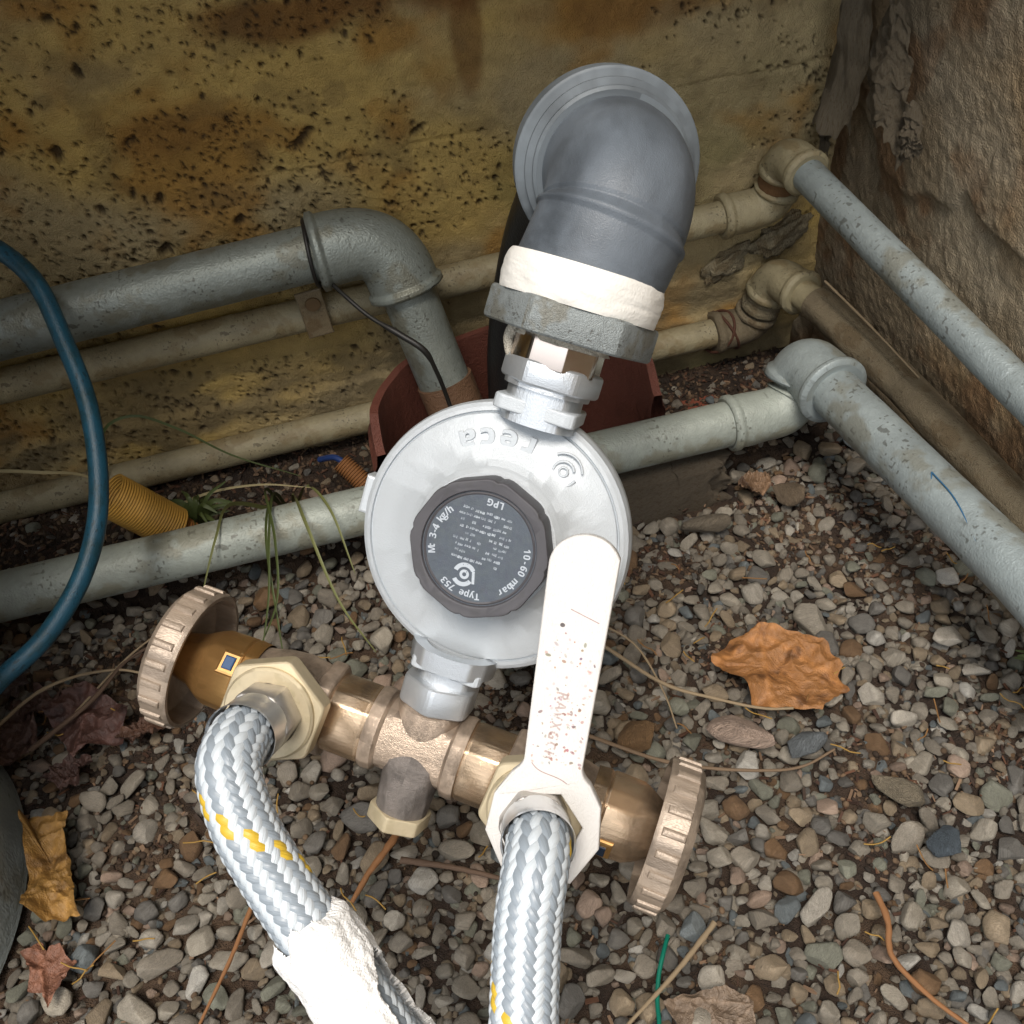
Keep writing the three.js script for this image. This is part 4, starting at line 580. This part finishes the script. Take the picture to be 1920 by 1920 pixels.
// ---------- leaves, twigs, grass and other litter ----------
function leafGeo(outline, y, crump, curl, sd, veinBase, thick = 0.0004) { // outline in x,z; veins raised from veinBase to the tips
  const o = outline.map(([x, z]) => new THREE.Vector2(x, z)), n = 180, ring = []; const per = []; let L = 0; for (let i = 0; i < o.length; i++) { per.push(L); L += o[i].distanceTo(o[(i + 1) % o.length]); }
  for (let i = 0; i < n; i++) { const t = i / n * L; let k = o.length - 1; while (per[k] > t) k--; const a = o[k], b = o[(k + 1) % o.length]; const p = a.clone().lerp(b, (t - per[k]) / a.distanceTo(b)); p.addScaledVector(new THREE.Vector2(noise(i * 0.26, sd) - 0.5, noise(i * 0.26, sd + 9) - 0.5), L * 0.009); ring.push(p); }
  const c = o.reduce((s, p) => s.add(p), new THREE.Vector2()).multiplyScalar(1 / o.length), R = Math.sqrt(L) * 0 + L / 6.28, m = 34, P = [], U = [], I = [], C = []; const vb = new THREE.Vector2(...veinBase);
  for (let j = 0; j <= m; j++) for (let i = 0; i < n; i++) {
    const p = c.clone().lerp(ring[i], j / m); const d = p.clone().sub(vb), ang = Math.atan2(d.y, d.x), dist = d.length() / R; let vein = 0; for (let k = 0; k < 7; k++) vein = Math.max(vein, 1 - sst(0, 0.05, Math.abs(Math.sin((ang - k * 0.9 - sd) / 2)) * Math.min(1, dist + 0.1)));
    vein = Math.max(vein, 0.6 * (1 - sst(0, 0.12, Math.abs((dist * 5 + 2 * Math.sin(ang * 3.5 + sd)) % 1 - 0.5))));
    const cr = 1 - 2 * Math.abs(fbm(p.x / R * 1.9 + sd + 7, p.y / R * 1.9, 14, 3) - 0.5) * 2; const h = crump * (0.9 * (fbm(p.x / R * 1.3 + sd, p.y / R * 1.3, 4, 3) - 0.5) + 0.7 * (cr - 0.6) + 0.25 * (fbm(p.x / R * 7 + sd, p.y / R * 7, 8, 3) - 0.5)) + curl * (j / m) ** 2 * (noise(i * 0.05 + sd, 2) * 1.6 - 0.35) + 0.0007 * vein;
    P.push(p.x, y + h, p.y); U.push(p.x, p.y); const f = 0.75 + 0.5 * fbm(p.x * 120, p.y * 120, sd, 4), sp = sst(0.6, 0.75, fbm(p.x * 90 + 4, p.y * 90, sd + 3, 4)); const k = f * (1 + 0.45 * vein) * (1 - 0.55 * sp) * (0.85 + 0.3 * noise(p.x * 700, p.y * 700, 3)); C.push(k, k * (1 - 0.05 * sp), k);
  }
  for (let j = 0; j < m; j++) for (let i = 0; i < n; i++) { const a = j * n + i, b = j * n + (i + 1) % n; I.push(a, b, a + n, b, b + n, a + n); }
  const g = new THREE.BufferGeometry(); g.setAttribute('position', new THREE.Float32BufferAttribute(P, 3)); g.setAttribute('uv', new THREE.Float32BufferAttribute(U, 2)); g.setAttribute('color', new THREE.Float32BufferAttribute(C, 3)); g.setIndex(I); g.computeVertexNormals(); return g;
}
const leafMat = c => M({ color: c, vertexColors: true, roughness: 0.6, side: THREE.DoubleSide, bumpMap: rep(T.grainB, 16), bumpScale: 0.0006 });
const leaf = (label, outline, y, crump, curl, sd, vb, color) => solo('dead_leaf', leafGeo(outline, y, crump, curl, sd, vb), leafMat(color), label, 'leaf', 'fallen leaves on the gravel');
leaf('large orange-brown dry leaf lying on the gravel right of the regulator', [[-0.206, 0.291], [-0.196, 0.285], [-0.1853, 0.277], [-0.1753, 0.2785], [-0.1665, 0.2755], [-0.1553, 0.2837], [-0.1467, 0.2905], [-0.1345, 0.2965], [-0.1346, 0.3105], [-0.1306, 0.3163], [-0.138, 0.3206], [-0.1365, 0.3336], [-0.149, 0.336], [-0.159, 0.3425], [-0.174, 0.3355], [-0.1831, 0.3337], [-0.194, 0.3275], [-0.1943, 0.312], [-0.201, 0.3039]], 0.0195, 0.0062, 0.007, 1, [-0.168, 0.281], [0.27, 0.12, 0.038]);
leaf('curled yellow-brown leaf beside the gas cylinder foot', [[-0.598, 0.28], [-0.588, 0.2835], [-0.5771, 0.2817], [-0.5765, 0.3], [-0.572, 0.325], [-0.566, 0.3492], [-0.575, 0.347], [-0.5845, 0.345], [-0.5935, 0.338], [-0.5948, 0.31]], 0.022, 0.008, 0.012, 5, [-0.567, 0.348], [0.26, 0.14, 0.035]);
leaf('reddish-brown lobed leaf near the lower left corner', [[-0.5984, 0.3541], [-0.59, 0.3497], [-0.5864, 0.3557], [-0.579, 0.3545], [-0.5755, 0.3625], [-0.5711, 0.366], [-0.577, 0.3745], [-0.5829, 0.3868], [-0.587, 0.3768], [-0.594, 0.3741], [-0.593, 0.3641]], 0.015, 0.003, 0.003, 9, [-0.584, 0.385], [0.17, 0.075, 0.045]);
leaf('dark wet brown leaf under the left handwheel', [[-0.5946, 0.2069], [-0.582, 0.2], [-0.5682, 0.1985], [-0.556, 0.209], [-0.543, 0.2214], [-0.549, 0.2427], [-0.561, 0.2407], [-0.5748, 0.2486], [-0.585, 0.2286]], 0.02, 0.006, 0.006, 13, [-0.575, 0.246], [0.07, 0.032, 0.025]);
leaf('grey-brown leaf at the bottom edge beside the green string', [[-0.303, 0.4652], [-0.292, 0.4632], [-0.2806, 0.4664], [-0.272, 0.4664], [-0.2626, 0.4766], [-0.267, 0.4869], [-0.285, 0.4929], [-0.298, 0.4839]], 0.016, 0.003, 0.003, 17, [-0.264, 0.478], [0.16, 0.115, 0.08]);
leaf('small orange leaf on the gravel between regulator and left valve', [[-0.414, 0.258], [-0.404, 0.253], [-0.394, 0.26], [-0.389, 0.267], [-0.4, 0.271], [-0.41, 0.268]], 0.018, 0.004, 0.003, 21, [-0.39, 0.266], [0.26, 0.12, 0.035]);
leaf('pale brown curled leaf near the soil beside the concrete block', [[-0.125, 0.152], [-0.114, 0.147], [-0.103, 0.153], [-0.105, 0.164], [-0.117, 0.168], [-0.127, 0.162]], 0.02, 0.006, 0.006, 25, [-0.104, 0.16], [0.15, 0.09, 0.05]);
leaf('dark red-brown leaf at the left edge below the blue hose', [[-0.625, 0.21], [-0.61, 0.2], [-0.597, 0.208], [-0.596, 0.23], [-0.61, 0.243], [-0.626, 0.235]], 0.018, 0.005, 0.006, 29, [-0.6, 0.24], [0.06, 0.03, 0.022]);

{
  seed = 31; const D = [['dark wet leaf pressed into the soil left of the left handwheel', -0.6, 0.2], ['black rotting leaf in front of the grey pipe at the left edge', -0.622, 0.175], ['dark crumpled leaf just below the left handwheel', -0.537, 0.238], ['small dark leaf between the two dark leaves at left', -0.578, 0.255]];
  D.forEach(([l, x, z], i) => { const o = [], R = rr(0.013, 0.019); for (let k = 0; k < 13; k++) { const a = k / 13 * 6.28, r = R * (k % 2 ? 0.72 : 1) * rr(0.85, 1.1); o.push([x + Math.cos(a) * r, z + Math.sin(a) * r * 0.8]); } leaf(l, o, 0.017, 0.006, 0.007, 41 + i * 4, [x + R * 0.8, z], [[0.06, 0.03, 0.022], [0.035, 0.02, 0.015], [0.08, 0.04, 0.025], [0.05, 0.024, 0.018]][i]); });
}
const twigCol = [[0.15, 0.1, 0.06], [0.24, 0.18, 0.11], [0.23, 0.105, 0.04], [0.09, 0.055, 0.035]].map(c => M({ color: c, roughness: 0.85 }));
const twig = (label, pts, r, c, n = 40) => solo('twig', sweep(spline(pts, n), (s, L, th, p) => r * (1 - 0.45 * s / L) * (0.85 + 0.4 * noise(s * 300, th)), 9), twigCol[c], label, 'twig', 'dry twigs and stalks on the ground');
const Yt = 0.021;
twig('thin curved stalk running under the edge of the large orange leaf', [[-0.262, Yt, 0.262], [-0.237, Yt + 0.002, 0.3017], [-0.212, Yt, 0.3185], [-0.1897, Yt, 0.3321], [-0.175, Yt + 0.002, 0.338]], 0.0013, 1);
twig('long thin brown stalk passing behind the right handwheel', [[-0.2919, Yt, 0.3191], [-0.2553, Yt, 0.3484], [-0.22, Yt + 0.002, 0.366], [-0.1878, Yt, 0.3726], [-0.165, Yt, 0.368]], 0.0012, 0);
twig('straight pale stick crossing the green string', [[-0.2662, Yt, 0.4389], [-0.2938, Yt + 0.001, 0.4563], [-0.3225, Yt, 0.4713]], 0.0015, 1, 20);
twig('long orange-brown stalk at the lower right corner', [[-0.1848, Yt, 0.4475], [-0.187, Yt + 0.001, 0.462], [-0.1932, Yt, 0.4761], [-0.187, Yt, 0.497], [-0.176, Yt, 0.516]], 0.0017, 2);
twig('reddish flat stalk below the drain plug', [[-0.4034, Yt + 0.002, 0.3455], [-0.412, Yt + 0.004, 0.356], [-0.424, Yt + 0.002, 0.366], [-0.4348, Yt, 0.3778]], 0.0022, 2);
twig('orange stalk beside the left hose', [[-0.4814, Yt, 0.3601], [-0.4944, Yt, 0.386], [-0.513, Yt, 0.417]], 0.0013, 2);
twig('dark reddish stick between the drain plug and the right hose', [[-0.4069, Yt, 0.3626], [-0.38, Yt + 0.001, 0.376], [-0.3551, Yt, 0.39]], 0.0019, 3);
twig('pale stalk left of the left handwheel', [[-0.63, Yt, 0.222], [-0.59, Yt + 0.01, 0.2], [-0.55, Yt + 0.006, 0.195], [-0.525, Yt, 0.205]], 0.0012, 1);
twig('dark curved stick under the grey pipe at left', [[-0.6, Yt, 0.235], [-0.565, Yt + 0.004, 0.213], [-0.54, Yt + 0.006, 0.187], [-0.51, Yt + 0.003, 0.178]], 0.0016, 3);
twig('long straight straw in front of the grey pipe at left', [[-0.575, Yt, 0.215], [-0.54, Yt + 0.008, 0.187], [-0.5, Yt + 0.018, 0.172]], 0.0008, 1);
twig('thin pale stalk leaning on the right wall above the grey pipe', [[-0.045, 0.13, 0.09], [-0.036, 0.122, 0.14], [-0.03, 0.115, 0.19]], 0.0009, 1);
twig('short stalk right of the spanner handle', [[-0.262, Yt, 0.24], [-0.245, Yt + 0.004, 0.27], [-0.24, Yt, 0.306], [-0.242, Yt, 0.33]], 0.0008, 1);
// yellow needles scattered over the gravel
{
  seed = 777; const nm = M({ color: [0.28, 0.165, 0.035], roughness: 0.75 }), nb = M({ color: [0.2, 0.1, 0.03], roughness: 0.8 }), L = [[], []];
  for (let i = 0; i < 95; i++) { const x = rr(-0.6, -0.01), z = rr(0.2, 0.56), a = rr(0, 6.28), l = rr(0.004, 0.009), y = 0.016 + rr(0, 0.004); const p = [-1, -0.3, 0.4, 1].map(k => [x + Math.cos(a) * l * k + rr(-0.0008, 0.0008), y + rr(-0.0015, 0.0015), z + Math.sin(a) * l * k + rr(-0.0008, 0.0008)]); L[i % 3 ? 0 : 1].push(sweep(spline(p, 6), 0.00042, 5)); }
  const o = new THREE.Group(); o.name = 'pine_needles'; o.userData = { kind: 'stuff', label: 'small yellow and brown needles scattered over the gravel', category: 'needles' }; scene.add(o); part('yellow_needles', L[0], nm, o); part('brown_needles', L[1], nb, o);
}
solo('green_string', sweep(spline([[-0.29, 0.0205, 0.438], [-0.2958, 0.0215, 0.4463], [-0.3011, 0.0205, 0.4546], [-0.3057, 0.0195, 0.4649], [-0.3087, 0.0205, 0.4749], [-0.315, 0.0195, 0.49], [-0.318, 0.018, 0.52]], 50), 0.0011, 10), M({ color: [0.0, 0.13, 0.085], roughness: 0.45 }), 'thin bright green string on the gravel at the bottom edge', 'string');
{ // grass drooping over the grey pipe
  const gm = [M({ color: [0.055, 0.075, 0.018], roughness: 0.6, side: THREE.DoubleSide }), M({ color: [0.14, 0.15, 0.05], roughness: 0.6, side: THREE.DoubleSide }), M({ color: [0.3, 0.25, 0.13], roughness: 0.7, side: THREE.DoubleSide })];
  const blade = (pts, w, k, t) => { const c = spline(pts, 40), P = [], I = [], U = []; c.forEach((p, i) => { const d = c[Math.min(40, i + 1)].clone().sub(c[Math.max(0, i - 1)]).normalize(), s = d.cross(V(0.3, 0.5, 0.8)).normalize(), q = w * Math.pow(1 - i / 40, 0.6) + 0.0002; for (const e of [-1, 0, 1]) { const v = p.clone().addScaledVector(s, e * q); P.push(v.x, v.y - (e ? 0 : q * 0.5), v.z); U.push(e * q, i * 0.004); } if (i) { const b = (i - 1) * 3; I.push(b, b + 1, b + 3, b + 1, b + 4, b + 3, b + 1, b + 2, b + 4, b + 2, b + 5, b + 4); } }); const g = new THREE.BufferGeometry(); g.setAttribute('position', new THREE.Float32BufferAttribute(P, 3)); g.setAttribute('uv', new THREE.Float32BufferAttribute(U, 2)); g.setIndex(I); g.computeVertexNormals(); part('blade', g, gm[k], t); };
  const t = thing('grass_tuft', 'tuft of thin grass blades drooping over the grey pipe', 'grass', null, [-0.435, 0.015, 0.075]);
  const B = [[[-0.4343, 0.0189, 0.075], [-0.4383, 0.0689, 0.1161], [-0.4438, 0.0744, 0.1587], [-0.4508, 0.0585, 0.1939], [-0.4638, 0.0309, 0.2184]], [[-0.43, 0.0187, 0.075], [-0.4254, 0.0657, 0.1152], [-0.4201, 0.0762, 0.1602], [-0.4105, 0.0467, 0.2019], [-0.3961, 0.0163, 0.2207]], [[-0.4375, 0.0195, 0.075], [-0.4425, 0.0695, 0.1105], [-0.4406, 0.0751, 0.165], [-0.4463, 0.0584, 0.1986], [-0.4669, 0.0279, 0.2121]], [[-0.442, 0.0187, 0.075], [-0.4679, 0.0617, 0.1087], [-0.4763, 0.0715, 0.1475], [-0.4908, 0.0505, 0.1701]], [[-0.436, 0.0187, 0.075], [-0.441, 0.067, 0.12], [-0.446, 0.073, 0.16], [-0.449, 0.045, 0.205], [-0.451, 0.022, 0.222]], [[-0.428, 0.0187, 0.075], [-0.415, 0.0667, 0.112], [-0.404, 0.0747, 0.15], [-0.398, 0.052, 0.185]]];
  B.forEach((b, i) => blade(b, 0.0011 + 0.0003 * (i % 2), i === 1 ? 1 : i % 2, t));
  const v = thing('grass_tuft', 'single looping green stem against the yellow wall by the blue hose', 'grass', null, [-0.55, 0.02, 0.03]);
  blade([[-0.556, 0.012, 0.03], [-0.5536, 0.0524, 0.026], [-0.5403, 0.0828, 0.026], [-0.521, 0.0872, 0.026], [-0.4964, 0.0713, 0.028], [-0.4658, 0.0434, 0.034], [-0.4217, 0.0153, 0.04]], 0.0011, 0, v);
  const s = thing('grass_tuft', 'dry pale straw behind the blue hose at the left edge', 'grass', null, [-0.57, 0.05, 0.08]); blade([[-0.66, 0.085, 0.06], [-0.6044, 0.1036, 0.078], [-0.5724, 0.1017, 0.087], [-0.5525, 0.088, 0.0805], [-0.53, 0.045, 0.07], [-0.52, 0.015, 0.06]], 0.0011, 2, s);
  const q = thing('grass_tuft', 'dry straw lying behind the grey pipe near the clay pipe', 'grass', null, [-0.45, 0.02, 0.07]); blade([[-0.53, 0.02, 0.06], [-0.49, 0.034, 0.06], [-0.45, 0.034, 0.062], [-0.415, 0.028, 0.07]], 0.001, 2, q);
  // small weeds
  seed = 99; const weed = (c, n, R, label) => { const w = thing('weed', label, 'weed', null, c); for (let i = 0; i < n; i++) { const a = rr(0, 6.28), l = R * rr(0.5, 1), h = rr(0.3, 1) * R; blade([[c[0], c[1], c[2]], [c[0] + Math.cos(a) * l * 0.4, c[1] + h * 0.7, c[2] + Math.sin(a) * l * 0.4], [c[0] + Math.cos(a) * l, c[1] + h * rr(0.3, 0.9), c[2] + Math.sin(a) * l]], rr(0.0012, 0.0035), 0, w); } };
  weed([-0.495, 0.02, 0.075], 26, 0.032, 'small dark green weed beside the yellow conduit'); weed([-0.02, 0.012, 0.352], 24, 0.022, 'small dark green weed at the right edge'); weed([-0.5, 0.014, 0.222], 14, 0.016, 'small green weed behind the left valve');
}
{ // a few stones that stand out
  const st = (name, sd, c, sc, rot, col, label) => { const g = pebbleGeo(5, sd); const p = g.attributes.position; for (let i = 0; i < p.count; i++) { const k = 1 + 0.14 * (fbm(p.getX(i) * 4 + sd, p.getY(i) * 4, p.getZ(i) * 4, 3) - 0.5); p.setXYZ(i, p.getX(i) * k, p.getY(i) * k, p.getZ(i) * k); } g.computeVertexNormals(); const m = solo(name, g, M({ color: col, roughness: 0.85, map: T.speck, bumpMap: T.grainB, bumpScale: 0.002 }), label, 'stone', 'odd stones on the gravel'); m.position.set(...c); m.rotation.set(0.1, rot, 0.05); m.scale.set(...sc); };
  st('stone', 811, [-0.2064, 0.018, 0.342], [0.022, 0.011, 0.0095], -0.55, [0.4, 0.3, 0.24], 'crumbly pinkish stone below the large orange leaf');
  st('stone', 823, [-0.1782, 0.018, 0.357], [0.0155, 0.009, 0.0095], 0.1, [0.14, 0.155, 0.165], 'blocky blue-grey stone right of the pinkish stone');
  st('stone', 829, [-0.263, 0.019, 0.3265], [0.014, 0.009, 0.011], 0.4, [0.2, 0.115, 0.05], 'smooth brown stone right of the spanner');
  st('stone', 839, [-0.1412, 0.018, 0.4], [0.016, 0.01, 0.0105], -0.9, [0.24, 0.2, 0.14], 'large tan oval pebble at right');
  st('stone', 853, [-0.1365, 0.017, 0.4318], [0.0105, 0.009, 0.0105], 0.3, [0.085, 0.11, 0.135], 'dark blue-grey round pebble at lower right');
  st('stone', 857, [-0.163, 0.018, 0.181], [0.02, 0.012, 0.01], -0.2, [0.2, 0.165, 0.12], 'broken piece of pale mortar in front of the concrete block');
  st('stone', 859, [-0.0958, 0.02, 0.172], [0.0105, 0.012, 0.012], 0.6, [0.19, 0.14, 0.09], 'square brown stone in the soil near the corner');
}
for (const c of scene.children) fin(c);
renderer.render(scene, camera);
